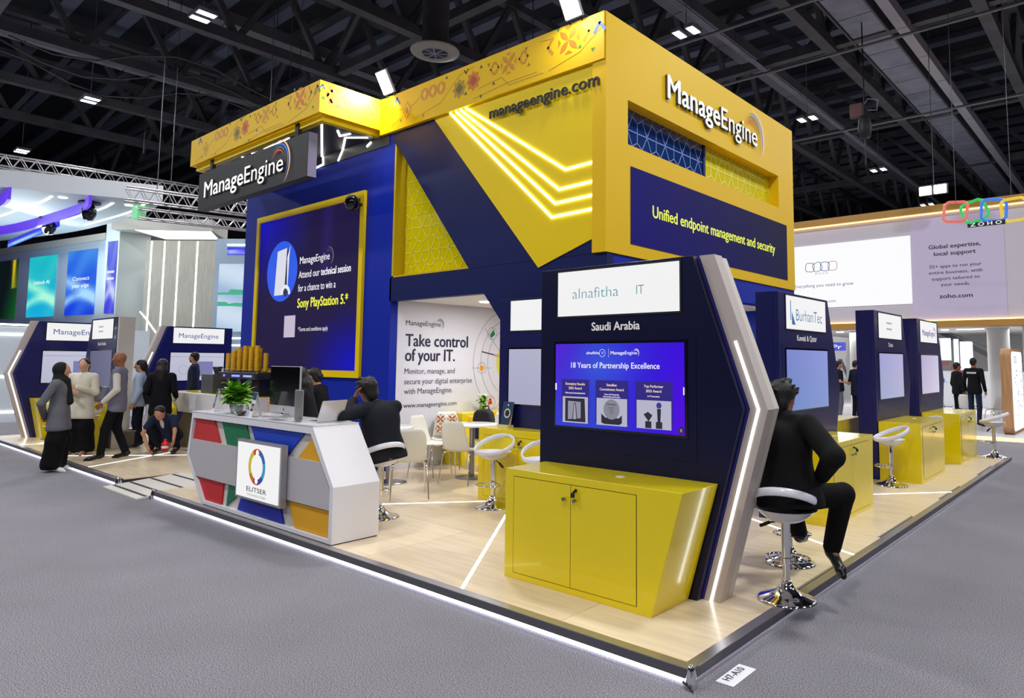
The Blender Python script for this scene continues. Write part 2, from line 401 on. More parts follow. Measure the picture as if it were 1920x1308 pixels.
# round ceiling diffuser
t = thing('ceiling_diffuser', 'round ventilation diffuser with pale rim hanging above the fascia', 'vent', (-13.3, 8.62, 10.5))
m = MB(); m.lathe([(.36, 0), (.40, -.04), (.68, .02), (.70, .06), (.42, .10)], (-13.3, 8.62, 10.5), 32); m.build('rim', M('vent_rim', (150, 146, 138), .6), t)
m = MB(); m.cyl((-13.3, 8.62, 10.52), (-13.3, 8.62, 12.2), .38, seg=24); m.build('duct_drop', DKSTEEL, t)
for k in range(4):
    m = MB(); a = k*PI/4; m.cyl((-13.3-.35*math.cos(a), 8.62-.35*math.sin(a), 10.5), (-13.3+.35*math.cos(a), 8.62+.35*math.sin(a), 10.5), .03, seg=4); m.build('vane', DUCT, t)
# hall lamps, two lit panels each
def hall_lamp(label):
    t = thing('hall_lamp', label, 'ceiling lamp', (0, 0, 0), group='hall lamps', local=True)
    for s_ in (-1, 1):
        m = MB(); m.box(s_*.22-.14, s_*.22+.14, -.26, .26, 0, .1); h = m.build('housing', DUCT, t)
        m = MB(); m.box(s_*.22-.10, s_*.22+.10, -.22, .22, -.012, -.002); m.build('lit_panel', M('lamp_panel', (255, 252, 238), emit=9.), h)
    m = MB(); m.box(-.35, .35, -.03, .03, .1, .14); m.build('bracket', DKSTEEL, t)
    m = MB(); m.cyl((0, 0, .12), (0, 0, 4.5), .015, seg=6); m.build('hanger', DUCT, t)
    return t
vis = [(-17.3, 3.9), (-26.9, 3.9), (-36.6, 3.9), (-7.6, 12.95), (-7.6, 21.9), (-7.6, 30.9), (-7.6, 40.3)]
lampw = ['above the left fascia box', 'left of the long duct at upper left', 'above the far left booth', 'just right of the yellow tower top', 'second in the row right of the tower', 'third in the row right of the tower', 'farthest of the row right of the tower']
L0 = None
for (x, y), ww in zip(vis, lampw):
    lb = 'twin-panel hall lamp lit white, '+ww
    if L0 is None: L0 = hall_lamp(lb); L0.location = (x, y, 11)
    else: dup(L0, (x, y, 11), label=lb)
# ================================================================== STAND PLATFORM
WOOD = M('oak_laminate', (226, 207, 176), .32, noise=.10, nscale=3, stretch=(.6, 7, 1), coat=.15)
WOOD2 = M('oak_laminate_b', (221, 201, 170), .32, noise=.10, nscale=3, stretch=(.6, 7, 1), coat=.15)
plat = thing('stand_platform', 'low exhibition platform with pale oak floor and glowing metal edge', 'platform', (-8.5, 5.6, 0))
m = MB(); m.box(-16.9, -9.0, .05, 11.15, .0, .075); m.box(-9.0, -7.7, .82, 11.15, 0, .075); m.box(-7.7, -.09, .05, 11.15, 0, .075)
m.build('base', CHAR, plat)
k = 0
xs = [-16.9, -15.4, -13.0, -10.6, -9.0, -7.7, -5.3, -2.9, -.5, 0]; ys = [0, 1.22, 2.44, 3.66, 4.88, 6.1, 7.32, 8.54, 9.76, 11.2]
xs = [-16.9, -14.55, -11.7, -9.0, -7.7, -5.6, -3.2, -1.0, -.07]
for j in range(9):
    sh = 0 if j % 2 == 0 else .9
    xr = [-16.9]+[x+(sh if x not in (-9.0, -7.7) else 0) for x in xs[1:-1]]+[-.07] if not (j == 0) else [-16.9, -14.55, -11.7, -9.0, -7.7, -5.6, -3.2, -1.0, -.07]
    for i in range(len(xr)-1):
        if xr[i+1]-xr[i] < .1: continue
        y0 = ys[j] if j else .07; y1 = ys[j+1] if j < 8 else 11.13
        if abs(xr[i]+9.0) < .01 and j == 0: y0 = .82
        m = MB(); m.box(xr[i]+.002, xr[i+1]-.002, y0+.002, y1-.002, .075, .09)
        m.build('floor_panel', WOOD if (i+j) % 2 else WOOD2, plat); k += 1
EDGE = M('edge_metal', (104, 102, 108), .5, .6)
LIPM = M('edge_lip', (186, 184, 190), .28, .9)
def edge(x0, x1, y0, y1):
    m = MB(); m.box(x0, x1, y0, y1, .036, .088); m.build('edge_face', EDGE, plat)
for a in ((-16.9, -9.0, -.004, .012), (-7.7, 0.0, -.004, .012), (-.012, .004, 0, 11.2), (-16.9, 0, 11.188, 11.204), (-16.91, -16.89, 0, 11.2)): edge(*a)
for a in ((-16.9, -9.0, -.004, .068), (-7.7, 0.0, -.004, .068), (-.068, .004, .068, 11.2)):
    m = MB(); m.box(*a, .0885, .0935); m.build('edge_lip', LIPM, plat)
for a in ((-16.9, -9.0, .012, .03), (-7.7, -.03, .012, .03), (-.085, -.065, .06, 11.15)):
    m = MB(); m.box(*a, .004, .034); m.build('light_strip', M('edge_glow', (236, 236, 255), emit=7.), plat)
for x, y in ((0, 0), (-7.7, 0), (-9.0, 0)):
    m = MB(); m.lathe([(0, .118), (.012, .116), (.02, .105), (.022, .09), (.03, .06), (.034, .03), (.03, 0)], (x, y, 0), 12); m.cyl((x-.035, y-.03, .03), (x+.04, y-.05, .0), .008, seg=6)
    m.build('corner_clamp', CHROME, plat)
FZ9 = FZ(.0905)
for pth in ([(-1.95, .07), (-3.44, 1.985)], [(-5.2, 1.09), (-4.0, 2.5)], [(-10.55, .07), (-11.44, 1.53)], [(-12.25, .23), (-10.9, 1.6)], [(-14.41, .49), (-14.75, .07)], [(-14.6, .35), (-15., .6)], [(-1.4, 3.6), (-.06, 2.88)], [(-.82, 5.86), (-.06, 6.74)], [(-14.2, .5), (-14.9, 1.3)]):
    m = MB(); m.strip(FZ9, pth, .028, -.002, .0022); m.build('floor_light', LEDS, plat)
# access ramp with black grip strips
rp = thing('access_ramp', 'pale ramp with black grip strips let into the platform edge', 'ramp', (-8.35, .3, 0))
m = MB(); m.add([(-8.98, -.18, 0), (-7.72, -.18, 0), (-7.72, -.18, .02), (-8.98, -.18, .02), (-8.98, .81, 0), (-7.72, .81, 0), (-7.72, .81, .092), (-8.98, .81, .092)], [(0, 1, 2, 3), (3, 2, 6, 7), (4, 7, 6, 5), (0, 3, 7, 4), (1, 5, 6, 2), (0, 4, 5, 1)])
m.build('ramp_plate', M('ramp_white', (206, 200, 192), .4), rp)
for yy in (-.08, .12, .38, .66):
    z = .02+(yy+.18)/.99*.072; m = MB(); m.box(-8.94, -7.76, yy, yy+.035, z-.004, z+.006); m.build('grip_strip', BLACK, rp)
# booth number card
t = thing('booth_card', 'white booth number card lying on the carpet by the platform corner', 'card', (.12, .29, 0))
m = MB(); m.box(.065, .172, .148, .43, .001, .004); m.build('card', M('card_white', (236, 236, 240), .5), t)
m = MB().mat(flat((30, 30, 34))); text(m, Fr((.105, .19, .0045), (0, 1, 0), (-1, 0, 0)), 'H7-A10', .0, -.02, .045, .2, 0, .01); m.build('lettering', None, t)
# ================================================================== TOWER
TW = thing('exhibition_tower', 'tall yellow and navy exhibition tower with glowing line ornament', 'exhibition stand', (-7.28, 5.6, .09))
F1 = FY(2.84); S1 = FX(-2.72)
def part(nm, mt, fn, parent=TW, **kw):
    m = MB(); fn(m); return m.build(nm, mt, parent, **kw)
part('diagonal_band', NAVY, lambda m: (m.ext(F1, [(-6.9, 5.3), (-5.93, 5.3), (-3.88, 3.0), (-5.10, 3.0), (-6.84, 5.1), (-6.9, 5.1)], -.12, 0), m.ext(F1, [(-3.6, 3.0), (-2.74, 3.0), (-2.74, 3.26)], -.12, 0)))
part('yellow_wedge', YEL, lambda m: m.ext(F1, [(-5.93, 5.3), (-3.79, 2.90), (-2.735, 3.235), (-2.735, 5.3)], -.11, .015))
part('lower_wall', NAVY, lambda m: m.ext(F1, [(-6.9, 2.996), (-2.73, 2.996), (-2.73, .09), (-4.20, .09), (-4.20, 1.98), (-4.31, 2.10), (-4.79, 2.64), (-6.9, 2.64)], -.12, 0))
def sidef(m):
    m.rect(S1, 2.80, 8.28, 3.0, 4.36, -.2, 0); m.rect(S1, 2.80, 8.28, 4.91, 5.86, -.2, 0); m.rect(S1, 2.80, 3.24, 4.36, 4.91, -.2, 0); m.rect(S1, 7.65, 8.28, 4.36, 4.91, -.2, 0)
part('side_fascia', YFAS, sidef)
part('side_wall', BLUE, lambda m: (m.rect(S1, 2.86, 8.28, 2.66, 2.998, -.22, -.02), m.rect(S1, 2.86, 3.5, .09, 2.66, -.2, -.02), m.rect(S1, 7.7, 8.28, .09, 2.66, -.2, -.02)))
part('led_wall', BLUE, lambda m: (m.rect(F1, -11.8, -9.4, .09, 5.36, -.25, 0), m.rect(F1, -9.398, -6.9, .09, 5.36, -.25, 0), m.rect(F1, -6.9, -6.86, .09, 2.995, -.2, 0), m.rect(F1, -6.9, -6.86, 3.0, 5.1, -.2, 0)))
part('back_wall', BLUE, lambda m: (m.box(-11.8, -11.6, 3.09, 8.28, .09, 5.8), m.box(-11.6, -2.92, 8.1, 8.28, .09, 5.8)))
part('light_block_cap', CHAR, lambda m: m.box(-11.6, -2.93, 3.1, 8.1, 5.2, 5.26))  # unseen cap added to keep hall light out of the interior
CEIL = part('inner_ceiling', M('inner_white', (232, 230, 234), .6), lambda m: m.box(-6.84, -2.95, 2.97, 8.09, 2.66, 2.72))
for x, y in ((-5.9, 3.9), (-4.2, 4.3), (-3.5, 6.4), (-5.4, 6.4)):
    m = MB(); m.cyl((x, y, 2.655), (x, y, 2.645), .085, seg=20); m.build('downlight', M('downlight_glow', (255, 255, 250), emit=9.), TW)
for x, y, pw in ((-5.4, 4.0, 46), (-4.2, 6.3, 50)):
    area('inner_downlight', (x, y, 2.62), .5, .5, pw)
# poster wall inside
PW = part('poster_wall', M('poster_white', (222, 222, 234), .5), lambda m: m.box(-6.9, -6.85, 2.97, 8.09, .09, 2.66))
PX_ = FX(-6.85)
def poster(m):
    ink = flat((24, 30, 60)); ink2 = flat((62, 64, 84)); logo(m, PX_, 3.12, 2.29, .74, .075, flat((50, 56, 70)), False, mono=(90, 100, 110))
    m.mat(ink); text(m, PX_, 'Take control', 3.12, 1.965, .185, 1.28, bold=.026); text(m, PX_, 'of your IT.', 3.12, 1.735, .185, 1.0, bold=.026)
    m.mat(ink2); text(m, PX_, 'Monitor, manage, and', 3.12, 1.535, .085, 1.0, bold=.006); text(m, PX_, 'secure your digital enterprise', 3.12, 1.375, .085, 1.38, bold=.006); text(m, PX_, 'with ManageEngine.', 3.12, 1.225, .085, .96, bold=.006)
    m.mat(ink); text(m, PX_, 'www.manageengine.com', 3.115, 1.015, .068, 1.06, bold=.006)
    m.mat(flat((224, 220, 90))); m.disc(PX_, 5.48, 1.72, .42, .002, 40)
    m.mat(flat((120, 124, 132)))
    for r in (.62, .78, .95): m.ring(PX_, 5.48, 1.72, r, r+.008, .0025, 1.9, 4.1, 40)
    for (a, b, r) in ((4.95, 2.22, .10), (4.93, 1.02, .11), (4.72, 1.62, .09)): m.ring(PX_, a, b, r, r+.008, .003)
    m.strip(PX_, [(4.78, 2.3), (5.2, 1.85)], .008, .003); m.strip(PX_, [(4.5, 1.62), (4.95, 1.62)], .006, .003); m.strip(PX_, [(4.75, .7), (5.15, 1.0)], .006, .003)
    m.mat(flat((20, 120, 70))); m.flat(PX_, [(4.93, 2.14), (5.02, 2.2), (4.99, 2.29), (4.9, 2.2)], .004)
    m.mat(flat((232, 150, 40))); m.disc(PX_, 4.72, 1.62, .05, .004); m.mat(flat((214, 24, 34))); m.flat(PX_, [(4.88, .98), (4.98, 1.0), (4.95, 1.1), (4.9, 1.09)], .004)
    m.mat(flat((70, 50, 50))); m.strip(PX_, [(4.72, 1.9), (5.1, 1.83)], .02, .004); m.mat(flat((214, 160, 130))); m.strip(PX_, [(5.02, 1.84), (5.2, 1.82)], .04, .005)
    m.mat(flat((20, 90, 100))); m.strip(PX_, [(5.2, 1.82), (5.6, 1.8)], .07, .006); m.mat(flat((236, 140, 60))); m.disc(PX_, 5.42, .95, .06, .004)
part('poster_print', None, poster, PW)
# fascia front + its printed ornament
FF = part('front_fascia', YFAS, lambda m: m.box(-7.2, -2.735, 2.78, 3.0, 5.28, 5.86))
FFr = FY(2.78)
OR = (206, 140, 20); OR2 = (206, 112, 18); OLV = (156, 122, 10); GRN = (60, 130, 60); BLU = (60, 110, 200)
def rings3(m, fr, x, z, s=1.):
    for k in (-1, 0, 1):
        m.mat(flat(OR)); m.disc(fr, x+k*.19*s, z, .095*s, .002); m.mat(flat((238, 196, 20)))
        m.flat(fr, [(x+k*.19*s-.045*s, z), (x+k*.19*s, z-.07*s), (x+k*.19*s+.045*s, z), (x+k*.19*s, z+.07*s)], .003)
def diamond(m, fr, x, z, r, col, inner=True):
    m.mat(flat(col)); m.flat(fr, [(x-r*.75, z), (x, z-r), (x+r*.75, z), (x, z+r)], .002)
    if inner:
        m.mat(flat((238, 196, 20))); m.flat(fr, [(x-r*.5, z), (x, z-r*.7), (x+r*.5, z), (x, z+r*.7)], .003)
        m.mat(flat(OLV)); m.flat(fr, [(x-r*.28, z), (x, z-r*.4), (x+r*.28, z), (x, z+r*.4)], .004)
def star8(m, fr, x, z, r, col, c2):
    m.mat(flat(col)); m.flat(fr, [(x+math.cos(PI*i/8)*r*(1 if i % 2 == 0 else .72), z+math.sin(PI*i/8)*r*(1 if i % 2 == 0 else .72)) for i in range(16)], .002)
    m.mat(flat(c2)); m.flat(fr, [(x-r*.55, z), (x, z-r*.55), (x+r*.55, z), (x, z+r*.55)], .003)
def petals(m, fr, x, z, r, col):
    m.mat(flat(col))
    for k in range(4):
        a = PI/4+k*PI/2; pts = []
        for i in range(9):
            t = i/8; pts.append((t*r, math.sin(PI*t)*r*.2))
        for i in range(7, 0, -1):
            t = i/8; pts.append((t*r, -math.sin(PI*t)*r*.2))
        m.flat(fr, [(x+p*math.cos(a)-q*math.sin(a), z+p*math.sin(a)+q*math.cos(a)) for p, q in pts], .002)
    for k in range(4):
        a = k*PI/2; m.flat(fr, [(x+math.cos(a+.35)*r*.9, z+math.sin(a+.35)*r*.9), (x+math.cos(a-.35)*r*.9, z+math.sin(a-.35)*r*.9), (x+math.cos(a)*r*.62, z+math.sin(a)*r*.62)], .002)
def chev(m, fr, x, z, s, col, up=True):
    m.mat(flat(col)); m.strip(fr, [(x-s, z-s*(1 if up else -1)), (x, z+s*(1 if up else -1)*.3), (x+s, z-s*(1 if up else -1))], s*.5, .002)
def sidechev(m, fr, x, z, s, d, col):
    m.mat(flat(col)); m.strip(fr, [(x-d*s*.4, z-s), (x+d*s*.4, z), (x-d*s*.4, z+s)], s*.4, .002)
def tri(m, fr, x, z, s, col, up=True):
    d = 1 if up else -1; m.mat(flat(col)); m.flat(fr, [(x-s, z-s*.7*d), (x+s, z-s*.7*d), (x, z+s*d)], .002)
def ornament(m, fr, X, z, s=1.):
    """X maps the print's own length 0..4.45 onto the strip"""
    chev(m, fr, X(.44), z+.2, .07, BLU); diamond(m, fr, X(.70), z-.03, .15, OR); rings3(m, fr, X(1.31), z+.12, s)
    star8(m, fr, X(1.90), z, .15, (176, 140, 12), (110, 96, 10)); star8(m, fr, X(2.19), z+.04, .15, (206, 120, 14), (176, 76, 10)); chev(m, fr, X(2.04), z+.2, .04, (70, 60, 20), False)
    tri(m, fr, X(2.04), z-.1, .03, (90, 80, 20))
    for k, dx in enumerate((-.27, .27)): sidechev(m, fr, X(2.88)+dx-.04, z+.1, .08, -1, OR); sidechev(m, fr, X(2.88)+dx+.05, z+.1, .08, 1, OR)
    petals(m, fr, X(2.88), z+.1, .17, OR); petals(m, fr, X(3.92), z+.1, .2, OR2)
    sidechev(m, fr, X(3.62), z+.1, .1, -1, OR); sidechev(m, fr, X(4.2), z+.12, .1, 1, OR)
    chev(m, fr, X(4.40), z+.15, .08, BLU if s > .99 else OLV)
    for a, b, c2, u in ((1.62, .24, (90, 80, 20), 1), (2.35, .2, (70, 90, 30), 1), (2.6, -.1, (70, 90, 30), 1), (2.5, .18, OLV, 0), (3.2, .2, OLV, 0), (3.25, -.02, OLV, 1), (4.1, -.03, GRN, 1), (3.75, .28, GRN, 0), (4.3, -.13, GRN, 0), (.55, -.16, GRN, 0), (2.35, -.22, (70, 90, 30), 0), (1.1, -.2, OLV, 1)): tri(m, fr, X(a), z+b, .03, c2, u)
    m.mat(flat((176, 140, 20)))
    for pth in ([(.5, .02), (.85, .02), (1., .1)], [(.9, -.2), (1.5, -.1), (1.9, .2), (2.2, .24)], [(2.2, -.22), (2.9, -.16), (3.4, -.16)], [(3.45, .22), (3.65, .2)], [(2.3, -.1), (2.75, -.06), (2.9, -.2), (3.5, -.2)], [(3.6, -.2), (4.1, -.1), (4.42, .1)], [(.3, -.2), (.6, -.1)]):
        m.strip(fr, [(X(a), z+b) for a, b in pth], .009, .0018)
m = MB(); ornament(m, FFr, lambda a: -7.2+a, 5.56); m.build('printed_ornament', None, FF)
# yellow wedge: glowing polylines, web address
FW = FY(2.822)
for i, (a, b, c_) in enumerate(((-5.20, -3.35, 4.075), (-5.31, -3.45, 3.845), (-5.41, -3.51, 3.68), (-5.53, -3.565, 3.515))):
    m = MB(); m.strip(FW, [(a, 5.27), (b, c_-.01), (-2.75, c_+.01)], .03, .0, .012); m.build('light_line', LEDY, TW)
m = MB().mat(flat((16, 16, 18))); text(m, FW, 'manageengine.com', -4.68, 4.985, .15, 1.87, 0.02, .016, depth=.02); m.build('lettering', None, TW)
# triangular window
part('window_frame', M('window_gold', (206, 176, 20), .4), lambda m: (m.ext(F1, [(-6.86, 3.0), (-6.82, 3.0), (-6.82, 5.02), (-6.86, 5.1)], -.2, .0), m.ext(F1, [(-6.86, 3.0), (-5.1, 3.0), (-5.12, 3.025), (-6.86, 3.025)], -.2, 0)))
PANE = part('yellow_pane', M('pane_yellow', (226, 210, 0), .12, coat=.3), lambda m: m.ext(F1, [(-6.83, 3.0), (-5.08, 3.0), (-6.83, 5.12)], -.24, -.2))
m = MB().mat(M('lattice_pale', (238, 228, 90), .4)); lattice(F1, [(-6.82, 3.02), (-5.12, 3.02), (-6.82, 5.05)], .43, .016, -.195, m); m.build('pane_lattice', None, PANE)
# side window
pn = part('navy_pane', M('pane_navy', (20, 52, 120), .06, coat=.8), lambda m: m.rect(S1, 3.24, 5.36, 4.36, 4.91, -.19, -.17))
m = MB().mat(M('lattice_blue', (110, 136, 196), .4)); lattice(S1, [(3.24, 4.36), (5.34, 4.36), (5.34, 4.91), (3.24, 4.91)], .44, .014, -.166, m, oy=-.1); m.build('pane_lattice', None, pn)
pn = part('yellow_side_pane', M('pane_yellow'), lambda m: m.rect(S1, 5.40, 7.65, 4.36, 4.91, -.19, -.17))
m = MB().mat(M('lattice_pale')); lattice(S1, [(5.40, 4.36), (7.65, 4.36), (7.65, 4.91), (5.40, 4.91)], .44, .018, -.166, m, ox=.2, oy=-.1); m.build('pane_lattice', None, pn)
part('window_divider', NAVY, lambda m: m.rect(S1, 5.35, 5.41, 4.36, 4.91, -.19, -.15))
m = MB(); logo(m, S1, 4.08, 5.19, 2.88, .31, M('letter_glow', (255, 255, 255), emit=1.0), True, 0.0, .022, depth=.04); m.build('lettering', None, TW)
def bgf(s_, t_): return mixc((20, 12, 104), (22, 24, 54), s_*.9+.1*t_)
SP = screen('side_display', S1, 3.29, 7.95, 3.15, 4.10, bgf, TW, 16, 4, c=.006)
m = MB().mat(flat((240, 250, 70), .9)); text(m, S1, 'Unified endpoint management and security', 3.76, 3.55, .15, 3.68, .009, .022); m.build('lettering', None, SP)
# ---------------- left fascia box with sign, soffit and light lines
BX = thing('fascia_box', 'yellow patterned fascia box projecting over the blue screen wall', 'fascia', (-9.5, 2.3, 5.3))
fb = part('front_panel', YFAS, lambda m: m.box(-11.8, -7.2, 1.74, 1.80, 5.37, 5.86), BX)
m = MB(); ornament(m, FY(1.74), lambda a: -11.85+a*1.04, 5.61, .95); m.build('printed_ornament', None, fb)
sb = part('side_panel', YFAS, lambda m: m.box(-7.26, -7.2, 1.801, 2.83, 5.37, 5.86), BX)
m = MB(); fx = FX(-7.2); petals(m, fx, 2.02, 5.68, .2, OR2); tri(m, fx, 1.80, 5.6, .03, GRN); tri(m, fx, 2.05, 5.55, .03, GRN, 0); petals(m, fx, 2.7, 5.6, .18, OR); chev(m, fx, 1.78, 5.78, .04, BLU); sidechev(m, fx, 1.9, 5.66, .09, -1, OR); m.build('printed_ornament', None, sb)
part('side_panel', YFAS, lambda m: m.box(-11.8, -11.74, 1.801, 2.83, 5.37, 5.86), BX)
part('inner_frame', YEL, lambda m: (m.box(-11.72, -7.27, 1.82, 1.92, 5.28, 5.40), m.box(-7.37, -7.27, 1.92, 2.83, 5.28, 5.40), m.box(-11.72, -11.62, 1.92, 2.83, 5.28, 5.40)), BX)
SF = part('soffit', CHAR, lambda m: m.box(-11.62, -7.37, 1.92, 2.83, 5.29, 5.40), BX)
part('back_band', CHAR, lambda m: m.rect(F1, -11.79, -7.0, 5.11, 5.36, .001, .012), BX)
fz = Fr((0, 0, 5.289), (1, 0, 0), (0, -1, 0))
for pth in ([(-7.45, 1.93), (-8.95, 2.80)], [(-7.52, 2.24), (-7.72, 2.40), (-7.5, 2.44)], [(-7.45, 2.72), (-7.73, 2.5), (-8.32, 2.82)], [(-9.6, 2.5), (-9.3, 2.3)], [(-8.1, 1.93), (-8.3, 2.0)], [(-8.45, 1.93), (-8.9, 1.96), (-8.75, 2.1)], [(-8.95, 1.95), (-9.35, 1.98)], [(-9.35, 2.1), (-9.75, 1.96)], [(-10.1, 1.95), (-10.2, 2.1)], [(-10.9, 2.0), (-10.5, 2.2)]):
    m = MB(); m.strip(fz, [(a, -b) for a, b in pth], .03, 0, .012); m.build('light_line', LED, BX)
for pth in ([(-8.95, 5.285), (-8.93, 5.14), (-9.15, 5.12)], [(-8.32, 5.285), (-8.45, 5.12)], [(-7.6, 5.2), (-7.5, 5.24)]):
    m = MB(); m.strip(FY(2.826), pth, .03, 0, .012); m.build('light_line', LED, BX)
SG = thing('hanging_sign', 'black slab sign hanging under the left yellow fascia', 'sign', (-9.45, 1.82, 4.8))
part('slab', M('sign_black', (34, 34, 38), .55), lambda m: m.box(-11.38, -7.5, 1.75, 1.90, 4.46, 5.145), SG, bevel=.004)
part('end_cap', M('sign_end', (120, 118, 150), .5), lambda m: m.box(-7.499, -7.49, 1.755, 1.895, 4.465, 5.14), SG)
for x in (-11.0, -7.95):
    part('bracket', BLACK, lambda m: m.box(x-.05, x+.05, 1.80, 1.86, 5.1, 5.38), SG)
m = MB(); logo(m, FY(1.75), -11.06, 4.66, 3.1, .28, M('letter_glow'), True, 0.0, .022, depth=.03); m.build('lettering', None, SG)
# ---------------- LED screen with yellow frame
SD = thing('led_screen', 'large dark LED screen in a yellow frame on the blue wall', 'screen', (-9.4, 2.8, 1.46))
def fr_(m):
    for a in ((-11.23, -7.585, 4.36, 4.47), (-11.23, -7.585, 1.46, 1.57), (-11.23, -11.12, 1.57, 4.36), (-7.695, -7.585, 1.57, 4.36)): m.rect(F1, *a, .001, .05)
part('frame', YEL, fr_, SD)
def led(s_, t_):
    c0 = (30, 20, 62); c0 = mixc(c0, (10, 4, 190), max(0, 1-math.hypot(s_, (1-t_)*1.1)*1.7)); c0 = mixc(c0, (6, 4, 205), max(0, 1-math.hypot(1.02-s_, t_*1.3)*1.9))
    c0 = mixc(c0, (60, 34, 140), .35*max(0, 1-abs(s_-.66-.05*t_)*12)*(1 if t_ > .6 else 0)); return c0
DS = screen('display', F1, -11.12, -7.695, 1.57, 4.36, led, SD, 40, 36, c=.02)
m = MB(); wht = flat((250, 248, 255), .95); cc = F1
m.mat(flat((10, 84, 236), .9)); m.disc(cc, -10.22, 3.36, .56, .024, 48)
m.mat(flat((226, 226, 240), .9)); m.flat(cc, [(-10.47, 2.92), (-10.1, 2.92), (-10.05, 3.78), (-10.4, 3.74)], .026)
m.mat(flat((30, 40, 90), .5)); m.flat(cc, [(-10.1, 2.92), (-10.02, 2.98), (-9.97, 3.72), (-10.05, 3.78)], .027)
m.mat(flat((240, 240, 250), .9)); m.flat(cc, [(-10.03, 3.6), (-9.93, 3.82), (-9.96, 3.6), (-9.98, 3.0), (-10.0, 3.0)], .028)
m.ring(cc, -10.05, 2.92, .11, .18, .03, 0, PI, 14); m.mat(flat((30, 34, 60), .5)); m.disc(cc, -10.05, 2.96, .075, .031, 14)
logo(m, cc, -9.58, 3.44, 1.06, .125, wht, True, .025)
m.mat(wht); text(m, cc, 'Attend our', -9.6, 3.185, .125, .70, .025, .004); text(m, cc, 'technical session', -8.86, 3.185, .125, .92, .025, .022); text(m, cc, 'for a chance to win a', -9.6, 2.945, .125, 1.22, .025, .004)
m.mat(flat((244, 246, 60), .95)); text(m, cc, 'Sony PlayStation 5.*', -9.61, 2.66, .16, 1.62, .025, .026)
m.mat(wht); text(m, cc, '*Terms and conditions apply', -9.55, 2.24, .07, .98, .025)
m.mat(flat((214, 200, 226), .8)); m.rect(cc, -10.05, -9.66, 2.14, 2.53, .024, .025)
m.build('printed_picture', None, DS)
t = thing('wall_speaker', 'round black speaker at the upper right corner of the screen frame', 'speaker', (-7.65, 2.68, 4.25))
m = MB(); m.lathe([(0, -.13), (.06, -.12), (.1, -.07), (.115, 0), (.1, .07), (.06, .11), (0, .12)], (-7.66, 2.62, 4.24), 20); m.build('body', BLACKG, t)
m = MB(); m.cyl((-7.66, 2.64, 4.24), (-7.66, 2.80, 4.24), .03, seg=10); m.build('bracket', BLACK, t)
# ---------------- flood lamps on the fascia
def flood(label, x):
    t = thing('flood_lamp', label, 'flood lamp', (x, 2.72, 5.86), group='flood lamps')
    a = Vector((x+.14, 2.74, 5.88)); v = Vector((1, 0, 0)); u = Vector((0, -.5, .866)); fr = Fr(a, v, u)
    m = MB(); m.ext(fr, [(-.135, 0), (.135, 0), (.135, .36), (-.135, .36)], -.035, 0); m.build('housing', DUCT, t)
    m = MB(); m.ext(fr, [(-.12, .015), (.12, .015), (.12, .345), (-.12, .345)], .001, .006); m.build('lit_glass', M('flood_glass', (255, 255, 255), emit=14.), t)
    m = MB(); m.cyl((x+.05, 2.80, 5.84), (x+.05, 2.70, 5.96), .015, seg=8); m.cyl((x+.23, 2.80, 5.84), (x+.23, 2.70, 5.96), .015, seg=8); m.build('bracket', BLACK, t)
    ctr = a+u*.18+fr.n*.03
    lo = area('flood_light', ctr, .22, .34, 75 if x < -5 else 36); lo.rotation_euler = Vector(fr.n*.6+Vector((-.7 if x < -5 else .1, 0, -.4))).to_track_quat('-Z', 'Y').to_euler()
    return t
flood('bright flood lamp where the fascia box meets the tower', -7.06); flood('bright flood lamp at the tower top right corner', -3.3)
